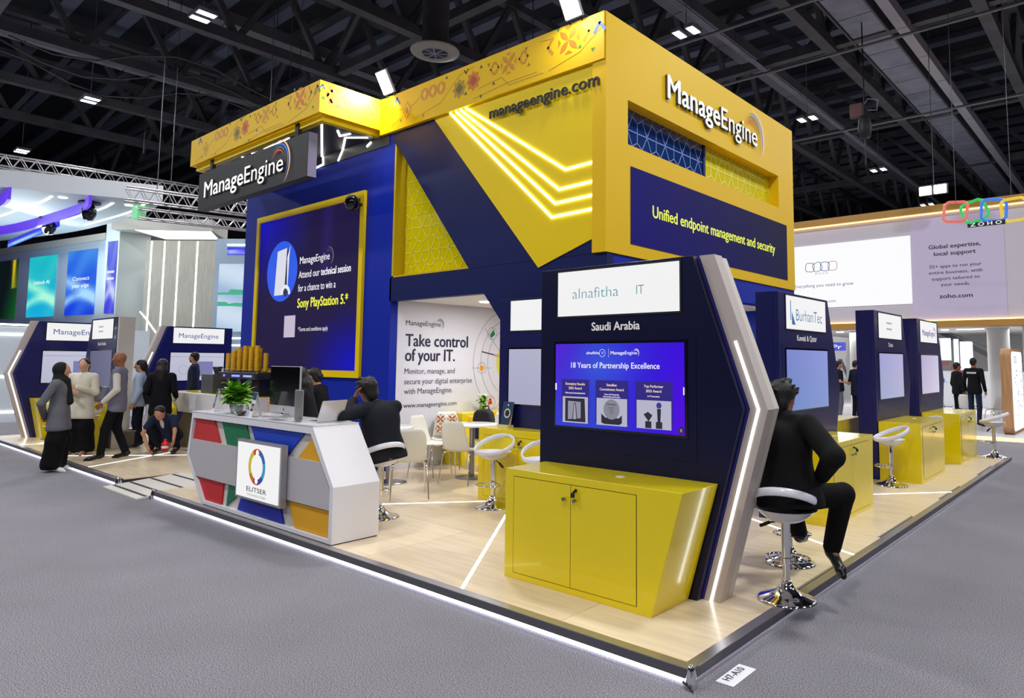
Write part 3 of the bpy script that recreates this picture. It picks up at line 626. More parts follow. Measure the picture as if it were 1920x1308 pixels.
# ================================================================== KIOSKS
def g3(a, b, c, d):
    return lambda s_, t_: mixc(mixc(a, b, s_), mixc(c, d, s_), t_)
def kiosk(label, loc, rz, header, country=None, disp=None, printer=None, mirror=False, group='country kiosks', hsize=.09, htint=(60, 170, 200), hfit=None, side_trim=False, gain=.9, hw=1.18, nk=None):
    NAVYK = nk or NAVYSHEEN
    t = thing('demo_kiosk', label, 'kiosk', loc, rz, group, local=True)
    F = FY(0.)
    X = (lambda x: 2.02-x) if mirror else (lambda x: x)
    P = lambda pts: [(X(a), b) for a, b in pts]
    def mk(nm, mt, fn, parent=t, **kw):
        m = MB(); fn(m); return m.build(nm, mt, parent, **kw)
    mk('front_slab', NAVYK, lambda m: m.ext(F, P([(0, 0), (1.50, 0), (1.87, 1.34), (1.49, 2.43), (0, 2.43)]), -.06, 0), bevel=.003)
    mk('core_slab', NAVYK, lambda m: m.ext(F, P([(0, 0), (1.46, 0), (1.83, 1.34), (1.45, 2.43), (0, 2.43)]), -.20, -.061))
    mk('edge_strip', NAVYP, lambda m: (m.ext(F, P([(1.462, 0), (1.515, 0), (1.885, 1.34), (1.832, 1.34)]), -.20, -.061), m.ext(F, P([(1.832, 1.34), (1.885, 1.34), (1.505, 2.425), (1.452, 2.425)]), -.20, -.061)))
    mk('rear_slab', NAVYK, lambda m: m.ext(F, P([(0, 0), (1.50, 0), (1.87, 1.34), (1.49, 2.43), (0, 2.43)]), -.26, -.201))
    def beam(m):
        m.ext(F, P([(1.52, 0), (1.645, 0), (2.02, 1.34), (1.89, 1.34)]), -.175, -.062); m.ext(F, P([(1.89, 1.34), (2.02, 1.34), (1.63, 2.435), (1.51, 2.435)]), -.175, -.062)
    bm = mk('trim_beam', BEIGE, beam)
    def beam2(m):
        m.ext(F, P([(1.52, 0), (1.625, 0), (2.0, 1.34), (1.89, 1.34)]), -.29, -.176); m.ext(F, P([(1.89, 1.34), (2.0, 1.34), (1.61, 2.43), (1.51, 2.43)]), -.29, -.176)
    mk('trim_beam', M('beige_light', (204, 196, 186), .45), beam2)
    mk('light_line', LED, lambda m: m.strip(F, P([(1.79, 1.80), (1.952, 1.34), (1.578, .005)]), .018, -.064, -.058), bm)
    if side_trim:
        mk('side_trim', M('beige_light'), lambda m: m.rect(F, *sorted((X(-.09), X(-.002))), 0, 2.43, -.27, -.01))
    x0 = .20; x1 = x0+hw
    hx = sorted((X(x0), X(x1)))
    mk('header_frame', BLACK, lambda m: m.rect(F, hx[0]-.015, hx[1]+.015, 2.015, 2.415, 0, .006))
    hb = mk('header_lightbox', LBOX, lambda m: m.rect(F, hx[0], hx[1], 2.03, 2.40, .002, .012))
    if header:
        m = MB(); header(m, F, hx[0], 2.03, hw, .37); m.build('lettering', None, hb)
    if country:
        m = MB().mat(flat((255, 252, 250))); text(m, F, country, (hx[0]+hx[1])/2, 1.905, .064, None, .004, .03, 'CENTER'); m.build('country_lettering', None, t)
    dx = sorted((X(.18), X(1.42)))
    mk('screen_bezel', BLACKG, lambda m: m.rect(F, dx[0]-.02, dx[1]+.02, 1.11, 1.82, 0, .008))
    mk('access_panel', NAVYK, lambda m: m.rect(F, dx[0]-.09, dx[1]+.09, .95, 1.86, 0, .003))
    sc = screen('display', F, dx[0], dx[1], 1.13, 1.80, disp or g3((190, 190, 214), (196, 196, 216), (200, 200, 222), (206, 206, 226)), t, 20, 12, c=.011, gain=gain)
    if printer:
        m = MB(); printer(m, F, dx[0], 1.13, dx[1]-dx[0], .67); m.build('printed_picture', None, sc)
    return t
def h_txt(body, fx, fy, h, wd, col, bold=0.):
    def g(m, F, x, y, w_, hh): m.mat(flat(col)); text(m, F, body, x+fx*w_, y+fy*hh, h, wd, .013, bold)
    return g
def h_aln(m, F, x, y, w_, hh):
    m.mat(flat((120, 190, 205))); text(m, F, 'alnafitha', x+.16, y+.14, .085, .47, .013, -.012); text(m, F, 'IT', x+.80, y+.145, .07, .07, .013, -.005)
def award_print(m, F, x, y, w_, hh):
    W = flat((245, 245, 255), .9); C = .013
    m.mat(W); text(m, F, 'alnafitha', x+.33, y+.585, .022, .135, C, .012); text(m, F, 'IT', x+.485, y+.585, .018, None, C); m.ring(F, x+.492, y+.594, .028, .031, C, n=20)
    m.strip(F, [(x+.555, y+.56), (x+.555, y+.63)], .002, C); logo(m, F, x+.575, y+.583, .27, .025, W, False, C, .02, mono=(245, 245, 255))
    text(m, F, '18 Years of Partnership Excellence', x+.17, y+.475, .044, .86, C, .016)
    for k, (a, b, l1, l2, l3) in enumerate(((.07, .36, 'Exemplary Results', '2023 Award', 'Delivering Outstanding Results'), (.425, .745, 'Steadfast', 'Commitment Award', 'Years of Unwavering'), (.81, 1.14, 'Top Performer', '2023 Award', 'In IT Innovation'))):
        m.mat(flat((40, 14, 160), .55)); m.rect(F, x+a, x+b, y+.05, y+.38, .0115, .0118)
        m.mat(flat((250, 226, 200), .9)); text(m, F, l1, x+(a+b)/2, y+.335, .019, None, C, .02, 'CENTER'); text(m, F, l2, x+(a+b)/2, y+.30, .019, None, C, .02, 'CENTER')
        m.mat(W); text(m, F, l3, x+(a+b)/2, y+.265, .0115, None, C, .02, 'CENTER')
        if k == 1: text(m, F, 'Partnership and Success', x+(a+b)/2, y+.247, .0115, None, C, .02, 'CENTER')
        m.mat(flat((200, 200, 224), .75)); m.rect(F, x+a+.012, x+b-.012, y+.03, y+.24, .012, .0125)
        cx = x+(a+b)/2; m.mat(flat((44, 40, 74), .3))
        if k == 0:
            m.flat(F, [(cx-.105, y+.04), (cx+.11, y+.04), (cx+.10, y+.228), (cx-.105, y+.228)], .0135); m.mat(flat((176, 176, 200), .6)); m.flat(F, [(cx-.075, y+.055), (cx+.06, y+.07), (cx+.06, y+.20), (cx-.075, y+.205)], .014)
            m.mat(flat((70, 68, 96), .4)); m.flat(F, [(cx-.03, y+.055), (cx+.025, y+.055), (cx+.01, y+.19), (cx-.012, y+.19)], .0145); m.mat(flat((190, 190, 210), .6)); m.flat(F, [(cx-.02, y+.06), (cx+.015, y+.06), (cx+.004, y+.182), (cx-.008, y+.182)], .015)
        if k == 1:
            m.flat(F, [(cx-.10, y+.05), (cx-.07, y+.04), (cx+.075, y+.04), (cx+.10, y+.055), (cx+.10, y+.115), (cx+.07, y+.09), (cx-.06, y+.09), (cx-.10, y+.12)], .0135)
            m.mat(flat((166, 168, 186), .55)); m.disc(F, cx, y+.155, .078, .014, 28); m.mat(flat((60, 60, 80), .3)); text(m, F, 'ManageEngine', cx, y+.19, .011, None, .0145, .02, 'CENTER')
            for q in range(5): m.strip(F, [(cx-.03+.004*q, y+.17-q*.012), (cx+.03-.004*q, y+.17-q*.012)], .0025, .0145)
        if k == 2:
            m.rect(F, cx-.075, cx-.02, y+.035, y+.085, .013, .0135); m.flat(F, [(cx-.06, y+.10), (cx-.04, y+.09), (cx-.01, y+.13), (cx-.05, y+.155), (cx-.09, y+.135)], .0135); m.rect(F, cx-.053, cx-.043, y+.08, y+.1, .013, .0135)
            m.rect(F, cx+.02, cx+.075, y+.035, y+.085, .013, .0135); m.flat(F, [(cx+.035, y+.085), (cx+.06, y+.085), (cx+.065, y+.18), (cx+.03, y+.18)], .0135); m.mat(flat((70, 60, 170), .5)); m.disc(F, cx+.047, y+.205, .024, .0137, 8)
    m.mat(W); m.rect(F, x, x+.016, y+.29, y+.345, .0135, .014); m.rect(F, x+w_-.01, x+w_, y+.29, y+.345, .0135, .014)
    m.mat(flat((50, 10, 110), .4)); m.disc(F, x+w_-.03, y+.035, .027, .0135); m.mat(W)
    for q in range(3): m.strip(F, [(x+w_-.038, y+.027+q*.008), (x+w_-.022, y+.027+q*.008)], .002, .014)
def aw_bg(s_, t_):
    c_ = mixc((48, 66, 214), (58, 0, 228), max(0, (s_-.35)*1.6)); c_ = mixc(c_, (120, 0, 226), max(0, .35-s_)*1.6*max(0, t_)); c_ = mixc(c_, (110, 0, 226), max(0, s_-.8)*3*(1-t_)); return mixc(c_, (70, 110, 240), .5*max(0, 1-math.hypot(s_-.42, t_-.75)*3))
PZ = .09
NAVYSHEEN = M('navy_sheen_tint', (20, 22, 84), .35, coat=.15, spec=.4)  # kiosk navy with the blue sheen of reflections put into its colour
kiosk('navy kiosk with purple award screen reading 18 Years of Partnership Excellence', (-2.02, .97, PZ), 0, h_aln, 'Saudi Arabia', aw_bg, award_print, nk=NAVYK)
kiosk('navy kiosk at the yellow counter behind the award kiosk, mostly hidden', (-4.32, 2.70, PZ), 0, None, None, g3((176, 176, 204), (180, 180, 206), (184, 184, 210), (188, 188, 214)))
def h_bur(m, F, x, y, w_, hh):
    m.mat(flat((60, 130, 200))); m.flat(F, [(x+.10, y+.10), (x+.12, y+.10), (x+.12, y+.32), (x+.10, y+.32)], .013); m.flat(F, [(x+.14, y+.2), (x+.24, y+.05), (x+.14, y+.05)], .013)
    text(m, F, 'BurhanTec', x+.26, y+.10, .13, .80, .013, -.008)
kiosk('navy kiosk marked Kuwait & Qatar behind the seated man', (-1.07, 3.71, PZ), PI/2, h_bur, 'Kuwait & Qatar', g3((120, 146, 206), (140, 160, 214), (128, 140, 214), (150, 160, 226)))
def h_sm(m, F, x, y, w_, hh):
    m.mat(flat((120, 160, 184))); [m.rect(F, x+.38+q*.055, x+.415+q*.055, y+b, y+b+.028, .0125, .013) for b in (.13, .22) for q in range(5)]
kiosk('navy kiosk marked Oman, second from the far end of the aisle', (-1.07, 7.08, PZ), PI/2, h_sm, 'Oman', g3((170, 180, 214), (190, 190, 220), (170, 170, 222), (190, 184, 226)))
def h_me(m, F, x, y, w_, hh): logo(m, F, x+.12, y+.12, .95, .1, flat((110, 90, 200)), False, .013, mono=(110, 90, 200))
kiosk('navy kiosk farthest along the right aisle, with a pale screen', (-1.07, 9.48, PZ), PI/2, h_me, None, g3((206, 196, 222), (226, 218, 236), (190, 180, 222), (214, 206, 232)))
kiosk('navy kiosk seen through the tower opening on the right', (-4.62, 8.32, PZ), 0, lambda m, F, x, y, w_, hh: logo(m, F, x+.1, y+.12, 1.02, .1, flat((90, 90, 110)), False, .013, mono=(90, 90, 110)))
me_h = lambda m, F, x, y, w_, hh: (m.mat(flat((70, 90, 180))), text(m, F, 'ManageEngine', x+.12, y+.13, .11, .92, .013))
def ui_print(m, F, x, y, w_, hh):
    m.mat(flat((120, 124, 150), .4)); m.rect(F, x, x+w_, y+.57, y+.575, .012, .0125)
    m.mat(flat((150, 150, 214), .6)); m.rect(F, x+.55, x+.98, y+.1, y+.46, .012, .0122); m.mat(flat((180, 180, 204), .7)); m.ring(F, x+.3, y+.26, .10, .11, .012)
    m.mat(flat((150, 154, 180), .6))
    for q in range(5): m.rect(F, x+.62, x+.9-.04*q, y+.18+q*.05, y+.19+q*.05, .0124, .0128)
kiosk('leftmost navy kiosk with glowing chevron edge, behind the two women', (-16.0, .02, PZ), PI/2, me_h, None, None, ui_print, mirror=True)
kiosk('narrow navy kiosk with beige side behind the bald man', (-14.8, 1.0, PZ), 0, h_sm, 'Saudi Arabia', g3((96, 98, 128), (110, 112, 140), (104, 104, 134), (118, 118, 148)), mirror=True, side_trim=True)
kiosk('navy kiosk behind the bearded man and the coffee bar', (-16.0, 2.50, PZ), PI/2, me_h, None, None, ui_print, mirror=True)
# ================================================================== YELLOW CABINETS
def cabinet(label, loc, rz, mirror=False, group='yellow lockable cabinets', wtop=1.68, wbot=1.435, depth=.475, hh=.823, locks=True):
    t = thing('yellow_cabinet', label, 'cabinet', loc, rz, group, local=True); F = FY(0.)
    X = (lambda x: 2.02-x) if mirror else (lambda x: x); P = lambda pts: [(X(a), b) for a, b in pts]
    def mk(nm, mt, fn, parent=t, **kw):
        m = MB(); fn(m); return m.build(nm, mt, parent, **kw)
    mk('carcass', YELG, lambda m: m.ext(F, P([(.08, 0), (wbot, 0), (wtop, hh), (.08, hh)]), .004, depth), bevel=.003)
    mk('door_gap', M('gap_dark', (60, 50, 0), .8), lambda m: m.rect(F, *sorted((X(.172), X(1.325))), .046, .770, depth, depth+.0012))
    for a, b in ((.177, .747), (.752, 1.32)):
        d = mk('door', YELG, lambda m: m.rect(F, *sorted((X(a), X(b))), .050, .766, depth+.0012, depth+.003))
        kx = X(.70 if a < .5 else .80)
        mk('knob', STEEL, lambda m: (m.cyl((kx, -depth, .665), (kx, -depth-.022, .665), .006, seg=8), m.cyl((kx, -depth-.022, .665), (kx, -depth-.034, .665), .014, seg=12)), d)
        if a > .5 and locks:
            lx = X(.80); mk('lock', BLACK, lambda m: (m.cyl((lx, -depth, .735), (lx, -depth-.012, .735), .011, seg=12), m.box(lx-.006, lx+.006, -depth-.035, -depth-.012, .722, .735), m.box(lx-.012, lx+.01, -depth-.05, -depth-.03, .69, .722)), d)
    mk('cable_grommet', M('grommet', (214, 206, 170), .4), lambda m: m.lathe([(0, hh+.004), (.032, hh+.004), (.036, hh)], (X(1.0), -depth*.45, 0), 20))
    return t
cabinet('large yellow cabinet in front of the award kiosk', (-2.02, .965, PZ), 0)
cabinet('yellow cabinet beside the white bar stool, left behind the award kiosk', (-4.42, 2.69, PZ), 0, depth=.30, hh=.85)
cabinet('yellow cabinet right of the seated man, keys hanging in its lock', (-1.065, 3.67, PZ), PI/2, wtop=1.5, wbot=1.435, depth=.50)
cabinet('yellow cabinet with a bar stool before it below the Oman kiosk', (-1.065, 7.02, PZ), PI/2, wtop=1.5, wbot=1.435, depth=.56)
cabinet('farthest yellow cabinet along the right aisle', (-1.065, 9.46, PZ), PI/2, wtop=1.5, wbot=1.435, depth=.58)
cabinet('yellow cabinet behind the woman in the grey blazer, left end', (-15.98, .02, PZ), PI/2, mirror=True, wtop=1.6)
cabinet('yellow cabinet between the cream-jacketed woman and the bald man', (-14.8, .985, PZ), 0, mirror=False, wtop=1.9, wbot=1.85)
t = thing('yellow_cabinet', 'low yellow cabinet glimpsed between the two right-hand kiosks', 'cabinet', (-1.8, 7.2, PZ), group='yellow lockable cabinets')
part('carcass', YELG, lambda m: m.box(-2.3, -1.52, 6.45, 7.9, .09, .913), t); part('door', YELG, lambda m: m.box(-1.52, -1.515, 6.6, 7.3, .15, .85), t)
t = thing('yellow_cabinet', 'yellow cabinet against the poster wall under the small plant', 'cabinet', (-6.6, 4.6, PZ), group='yellow lockable cabinets')
part('carcass', YELG, lambda m: m.box(-6.84, -6.42, 3.93, 5.9, .09, .913), t, bevel=.003)
for a in (3.98, 4.95):
    d = part('door', YELG, lambda m: m.box(-6.42, -6.415, a, a+.94, .15, .86), t); part('knob', STEEL, lambda m: m.cyl((-6.415, a+.88, .76), (-6.385, a+.88, .76), .014, seg=10), d)
t = thing('yellow_pod', 'rounded yellow counter pod beside the waste bin', 'counter', (-12.7, 2.0, PZ))
part('shell', YELG, lambda m: m.ext(FY(1.72), [(-13.0, .09), (-12.45, .09), (-12.36, .5), (-12.42, .8), (-12.6, .92), (-12.9, .93), (-13.12, .8), (-13.18, .5)], -.26, 0), t, bevel=.02)
t = thing('waste_bin', 'small grey waste bin on the floor behind the bald man', 'bin', (-12.75, 1.3, PZ))
part('bucket', M('bin_grey', (130, 128, 126), .5), lambda m: m.lathe([(0, 0), (.10, 0), (.135, .30), (.145, .30), (.145, .33), (.13, .33)], (-12.72, 1.32, .09), 16), t)
# ================================================================== RECEPTION DESK
DK = thing('reception_desk', 'white reception desk with recessed red, green, blue and yellow panels', 'desk', (-5.3, .31, PZ))
FD = FY(.07)
OUT = [(-6.47, .10), (-3.71, .10), (-3.71, .60), (-4.10, 1.12), (-6.83, 1.12), (-6.93, .60)]
INN = [(-6.42, .135), (-3.765, .135), (-3.765, .59), (-4.13, 1.05), (-6.80, 1.05), (-6.87, .60)]
part('carcass', WHITE, lambda m: m.ext(FD, OUT, -.49, -.05), DK)
def rim(m):
    n = len(OUT)
    for i in range(n):
        a, b, c_, d = OUT[i], OUT[(i+1) % n], INN[(i+1) % n], INN[i]; m.ext(FD, [a, b, c_, d], -.05, 0)
part('front_rim', WHITE, rim, DK)
part('desk_top', WHITEG, lambda m: m.box(-6.835, -4.095, .065, .565, 1.12, 1.128), DK)
part('plinth', BLACK, lambda m: m.box(-6.44, -3.72, .09, .55, .09, .10), DK)
part('middle_band', GREYM, lambda m: m.ext(FD, [(-6.845, .80), (-3.955, .80), (-3.765, .56), (-3.765, .39), (-6.68, .385), (-6.87, .60)], -.05, -.004), DK)
part('divider', M('desk_backing', (206, 200, 196), .5), lambda m: m.ext(FD, INN, -.05, -.047), DK)
for nm, rgb, pts in (('red_panel', (196, 44, 46), [(-6.79, 1.045), (-6.29, 1.045), (-6.11, .80), (-6.84, .80)]), ('green_panel', (14, 112, 74), [(-6.10, 1.045), (-5.51, 1.045), (-5.36, .80), (-5.94, .80)]), ('blue_panel', (16, 62, 190), [(-5.40, 1.045), (-4.29, 1.045), (-4.62, .80), (-5.22, .80)]), ('yellow_panel', (224, 164, 20), [(-4.11, 1.03), (-3.95, .80), (-4.40, .80)]),
                     ('red_panel', (196, 30, 34), [(-6.66, .385), (-5.98, .385), (-6.01, .14), (-6.44, .14)]), ('green_panel', (14, 112, 74), [(-5.85, .385), (-5.55, .385), (-5.6, .31), (-5.89, .14)]), ('blue_panel', (10, 40, 180), [(-5.50, .385), (-4.75, .385), (-4.63, .14), (-5.62, .14)]), ('yellow_panel', (224, 164, 20), [(-4.55, .385), (-3.78, .385), (-3.78, .14), (-4.42, .14)])):
    part(nm, M('desk_'+nm+str(rgb[2]), rgb, .5), lambda m: m.ext(FD, pts, -.05, -.03), DK)
t = thing('desk_sign', 'lit white square sign box fixed to the desk front', 'sign', (-5.0, .03, .6))
part('box', M('sign_frame', (176, 174, 178), .35, .6), lambda m: m.rect(FD, -5.49, -4.53, .31, .91, .002, .062), t, bevel=.003)
fs = FY(.005); lp = part('lit_face', LBOX, lambda m: m.rect(fs, -5.455, -4.565, .335, .885, 0, .003), t)
m = MB(); cx, cz = -5.02, .66
for k, (c_, a0, a1) in enumerate((((240, 100, 40), 1.2, 2.1), ((50, 120, 220), .3, 1.2), ((80, 190, 240), -.7, .3), ((60, 90, 200), -1.3, -.7), ((230, 60, 60), -2.0, -1.3), ((240, 140, 50), -2.6, -2.0), ((250, 230, 60), 2.1, 3.7))):
    m.mat(flat(c_)); m.ring(fs, cx, cz, .125, .18, .0045, a0, a1, 12)
m.mat(flat((255, 255, 255), 1.)); m.disc(fs, cx, cz+.14, .03, .005); m.disc(fs, cx, cz-.14, .03, .005)
m.mat(flat((50, 60, 90))); text(m, fs, 'ELITSER', cx-.20, .405, .045, .42, .0045, .005); m.mat(flat((140, 150, 180))); text(m, fs, 'TECHNOLOGIES', cx-.19, .36, .022, .40, .0045); m.build('logo_print', None, lp)
# desk objects
DZ = 1.128
t = thing('desktop_computer', 'slim silver and black desktop computer on the reception desk', 'computer', (-5.2, .36, DZ), -.03, local=True)
part('display_case', M('alu_bright', (214, 212, 216), .3, .5), lambda m: m.box(-.335, .335, -.01, .012, .045, .545), t, bevel=.004)
part('screen_glass', BLACKG, lambda m: m.box(-.33, .33, -.0125, -.0102, .125, .54), t)
m = MB().mat(flat((40, 40, 46))); fq = FY(-.0105); m.disc(fq, 0, .083, .013, .0006, 14); m.disc(fq, .004, .1, .004, .0006, 8); m.build('emblem', None, t)
part('stand', M('alu_bright'), lambda m: (m.box(-.1, .1, -.06, .14, 0, .006), m.add([(-.08, .02, .0), (.08, .02, 0), (.08, .03, .2), (-.08, .03, .2), (-.08, .13, 0), (.08, .13, 0), (.08, .04, .2), (-.08, .04, .2)], [(0, 1, 2, 3), (4, 7, 6, 5), (0, 3, 7, 4), (1, 5, 6, 2), (0, 4, 5, 1)])), t)
def tent(label, x, y, rz, dark, h=.26, wd=.115):
    t = thing('tent_card', label, 'tent card', (x, y, DZ), rz, 'tent cards on the desk', local=True)
    a = Fr((0, -.055, 0), (1, 0, 0), Vector((0, .055, h)).normalized()); b = Fr((0, .055, 0), (-1, 0, 0), Vector((0, -.055, h)).normalized()); L = math.hypot(.055, h)
    p = part('front_leaf', WHITE, lambda m: m.rect(a, -wd/2, wd/2, 0, L, -.002, 0), t); part('back_leaf', WHITE, lambda m: m.rect(b, -wd/2, wd/2, 0, L, -.002, 0), t)
    m = MB()
    if dark:
        m.mat(flat((36, 50, 78))); m.rect(a, -wd/2+.004, wd/2-.004, .05, L-.004, .0005, .001); m.mat(flat((230, 230, 230))); m.ring(a, 0, .13, .026, .036, .0015); m.mat(flat((20, 24, 40))); m.disc(a, 0, .13, .024, .0015); m.mat(flat((120, 104, 60))); m.rect(a, -wd/2+.004, wd/2-.004, .035, .06, .0012, .0014)
    else:
        m.mat(flat((30, 60, 120))); m.rect(a, -wd/2+.003, wd/2-.003, L-.085, L-.003, .0005, .001); m.mat(flat((70, 66, 56))); m.rect(a, -wd/2+.01, wd/2-.01, .06, .14, .0005, .001); m.mat(flat((210, 206, 196))); m.disc(a, -.02, .1, .018, .0015, sx=.7); m.disc(a, .022, .1, .018, .0015, sx=.7)
    m.build('print', None, p); return t
tent('dark tent card with a round emblem at the left end of the desk', -6.60, .26, -.25, True)
tent('white tent card with a blue header next to the glass bowl', -5.52, .2, -.15, False)
t = thing('leaflet_holder', 'upright clear holder with a white printed leaflet beside the computer', 'leaflet holder', (-4.60, .2, DZ), -.05, local=True)
part('holder', M('clear_plastic', (235, 235, 235), .1, trans=.9, alpha=.5), lambda m: (m.box(-.09, .09, -.035, .035, 0, .004), m.box(-.09, .09, -.006, -.003, .004, .31)), t)
lf = part('leaflet', M('paper_grey', (206, 200, 194), .6), lambda m: m.box(-.085, .085, -.002, .002, .006, .315), t)
m = MB().mat(flat((120, 116, 112))); fq = FY(-.0022)
for q in range(7): m.strip(fq, [(-.06, .28-q*.022), (.05-.01*(q % 3), .28-q*.022)], .004, .0006)
m.mat(flat((40, 40, 40))); m.rect(fq, .0, .06, .03, .04, .0005, .001); m.build('print', None, lf)
t = thing('laptop', 'open silver laptop near the right end of the reception desk', 'laptop', (-4.45, .36, DZ), -1.35, local=True)
part('base', M('alu_bright'), lambda m: m.box(-.16, .16, -.11, .11, 0, .014), t, bevel=.004)
part('keyboard', BLACK, lambda m: m.box(-.14, .14, -.02, .09, .0142, .0155), t)
ld = Fr((0, .11, .012), (1, 0, 0), Vector((0, .35, 1)).normalized()); li = part('lid', M('alu_bright'), lambda m: m.rect(ld, -.16, .16, 0, .215, -.006, 0), t); part('display', M('laptop_display', (150, 152, 190), emit=.6), lambda m: m.rect(ld, -.15, .15, .012, .205, .0005, .001), li)
t = thing('glass_bowl', 'round clear glass bowl with brown sweets on the desk', 'bowl', (-5.72, .14, DZ))
part('glass', M('glass', (245, 248, 250), .02, trans=1., ior=1.3), lambda m: m.lathe([(.0, .004), (.035, .003), (.062, .02), (.078, .055), (.076, .09), (.06, .12), (.05, .128), (.048, .126), (.058, .116), (.072, .088), (.074, .055), (.058, .024), (.03, .01), (0, .01)], (-5.72, .14, DZ), 24), t)
m = MB()
for k in range(16):
    a = k*2.4; r = .012*math.sqrt(k); m.cyl((-5.72+r*math.cos(a), .14+r*math.sin(a), DZ+.02+.003*(k % 4)), (-5.72+r*math.cos(a)+.012, .14+r*math.sin(a), DZ+.034+.004*(k % 5)), .009, seg=6)
m.build('sweets', M('sweets', (110, 84, 60), .6), t, kind='stuff')
def plant(label, loc, n, rad, hgt, pot, flowers=0, seed=1):
    rnd = random.Random(seed); t = thing('potted_plant', label, 'plant', loc)
    x0, y0, z0 = loc
    if pot == 'glass': part('vase', M('vase_green', (110, 150, 60), .15, coat=.4), lambda m: m.lathe([(0, 0), (.05, 0), (.055, .12), (.05, .12), (.045, .01), (0, .01)], loc, 20), t)
    else: part('pot', M('pot_clear', (170, 172, 170), .2, coat=.5), lambda m: m.lathe([(0, 0), (.06, 0), (.085, .12), (.08, .12), (.06, .01), (0, .01)], loc, 20), t)
    GR = [M('leaf_a', (104, 176, 30), .4), M('leaf_b', (60, 130, 30), .4), M('leaf_c', (150, 204, 60), .4)]
    for k in range(n):
        a = rnd.uniform(0, 2*PI); el = rnd.uniform(-.1, 1.3); L = rnd.uniform(.5, 1.)*rad; d = Vector((math.cos(a)*math.cos(el), math.sin(a)*math.cos(el), math.sin(el)))
        b = Vector((x0, y0, z0+.12))+Vector((math.cos(a), math.sin(a), 0))*rnd.uniform(0, .03)+Vector((0, 0, rnd.uniform(0, hgt-rad*.6))); s_ = d.cross(Vector((0, 0, 1))).normalized(); wl = rnd.uniform(.026, .044)*(rad/.18); nn = s_.cross(d)
        m = MB(); c1 = b+d*L*.45+nn*.012; m.add([b, c1-s_*wl, c1+nn*-.006, c1+s_*wl, b+d*L*.8-s_*wl*.5-Vector((0, 0, .02)), b+d*L*.8+s_*wl*.5-Vector((0, 0, .02)), b+d*L-Vector((0, 0, .04))], [(0, 2, 1), (0, 3, 2), (1, 2, 5, 4), (2, 3, 5), (4, 5, 6)])
        m.build('leaf', GR[k % 3], t)
    for k in range(flowers):
        a = k*2.1; p = Vector((x0+math.cos(a)*.06, y0+math.sin(a)*.06, z0+.12+hgt*.85)); part('blossom', M('blossom', (236, 238, 214), .6), lambda m: m.lathe([(0, .02), (.02, .018), (.03, 0), (.02, -.014), (0, -.016)], p, 10), t)
    return t
plant('bushy green plant in a clear pot on the reception desk', (-6.08, .25, DZ), 170, .26, .26, 'pot', 0, 3)
plant('small white-flowered plant on the cabinet by the poster', (-6.62, 4.55, .915), 46, .16, .16, 'glass', 5, 5)
t = thing('paper_sheets', 'loose papers lying on the reception desk before the computer', 'papers', (-5.1, .16, DZ))
for k, (x, y, r) in enumerate(((-5.2, .17, .1), (-4.95, .15, -.2), (-4.36, .52, .4))):
    part('sheet', WHITE if k != 1 else M('paper_dark', (120, 120, 130), .5), lambda m: m.add([(x+math.cos(r+q)*.17, y+math.sin(r+q)*.09, DZ+.0015+.001*k) for q in (.5, PI-.5, PI+.5, -.5)], [(0, 1, 2, 3)]), t)
# ================================================================== COFFEE BAR
BR = thing('coffee_bar', 'pale bar counter with slanted front carrying the coffee machine', 'bar', (-11.4, 2.35, PZ))
part('upper_body', WHITE, lambda m: m.add([(-13.05, 2.0, 1.10), (-9.4, 2.0, 1.10), (-9.4, 2.62, 1.10), (-13.05, 2.62, 1.10), (-12.75, 2.0, .74), (-9.5, 2.0, .74), (-9.5, 2.5, .74), (-12.75, 2.5, .74)], [(0, 1, 2, 3), (7, 6, 5, 4), (4, 5, 1, 0), (5, 6, 2, 1), (6, 7, 3, 2), (7, 4, 0, 3)]), BR)
part('lower_body', M('bar_brown', (104, 92, 82), .35), lambda m: m.add([(-12.3, 2.05, .74), (-9.5, 2.05, .74), (-9.5, 2.5, .74), (-12.3, 2.5, .74), (-12.75, 2.02, .09), (-9.5, 2.02, .09), (-9.5, 2.5, .09), (-12.75, 2.5, .09)], [(0, 1, 2, 3), (7, 6, 5, 4), (4, 5, 1, 0), (5, 6, 2, 1), (6, 7, 3, 2), (7, 4, 0, 3)]), BR)
part('bar_top', YELG, lambda m: m.box(-13.03, -9.42, 2.12, 2.6, 1.10, 1.108), BR)
CM = thing('coffee_machine', 'black espresso machine with blue lit buttons on the bar', 'coffee machine', (-10.4, 2.35, 1.108))
part('body', M('machine_black', (30, 30, 34), .35, coat=.3), lambda m: (m.box(-11.2, -9.75, 2.25, 2.6, 1.108, 1.40), m.box(-11.05, -9.55, 2.12, 2.6, 1.40, 1.52)), CM, bevel=.015)
part('front_bar', M('machine_steel', (110, 110, 116), .3, .8), lambda m: m.ext(FY(2.118), [(-10.95, 1.41), (-9.6, 1.41), (-9.66, 1.50), (-10.9, 1.50)], 0, .01), CM)
for x0, n in ((-10.75, 1), (-10.42, 5), (-9.98, 5)):
    for k in range(n): part('button', M('button_blue', (90, 110, 255), emit=4.), lambda m: m.cyl((x0+k*.062, 2.105, 1.455), (x0+k*.062, 2.098, 1.455), .018, seg=8), CM)
for k in range(3): part('group_head', CHROME, lambda m: (m.cyl((-10.75+k*.42, 2.2, 1.40), (-10.75+k*.42, 2.2, 1.33), .035, seg=12), m.cyl((-10.75+k*.42, 2.2, 1.34), (-10.75+k*.42, 2.06, 1.33), .012, seg=8)), CM)
part('cup_rail', CHROME, lambda m: (m.tube([(-11.0, 2.15, 1.56), (-9.62, 2.15, 1.56)], .008), m.tube([(-11.0, 2.58, 1.56), (-9.62, 2.58, 1.56)], .008)), CM)
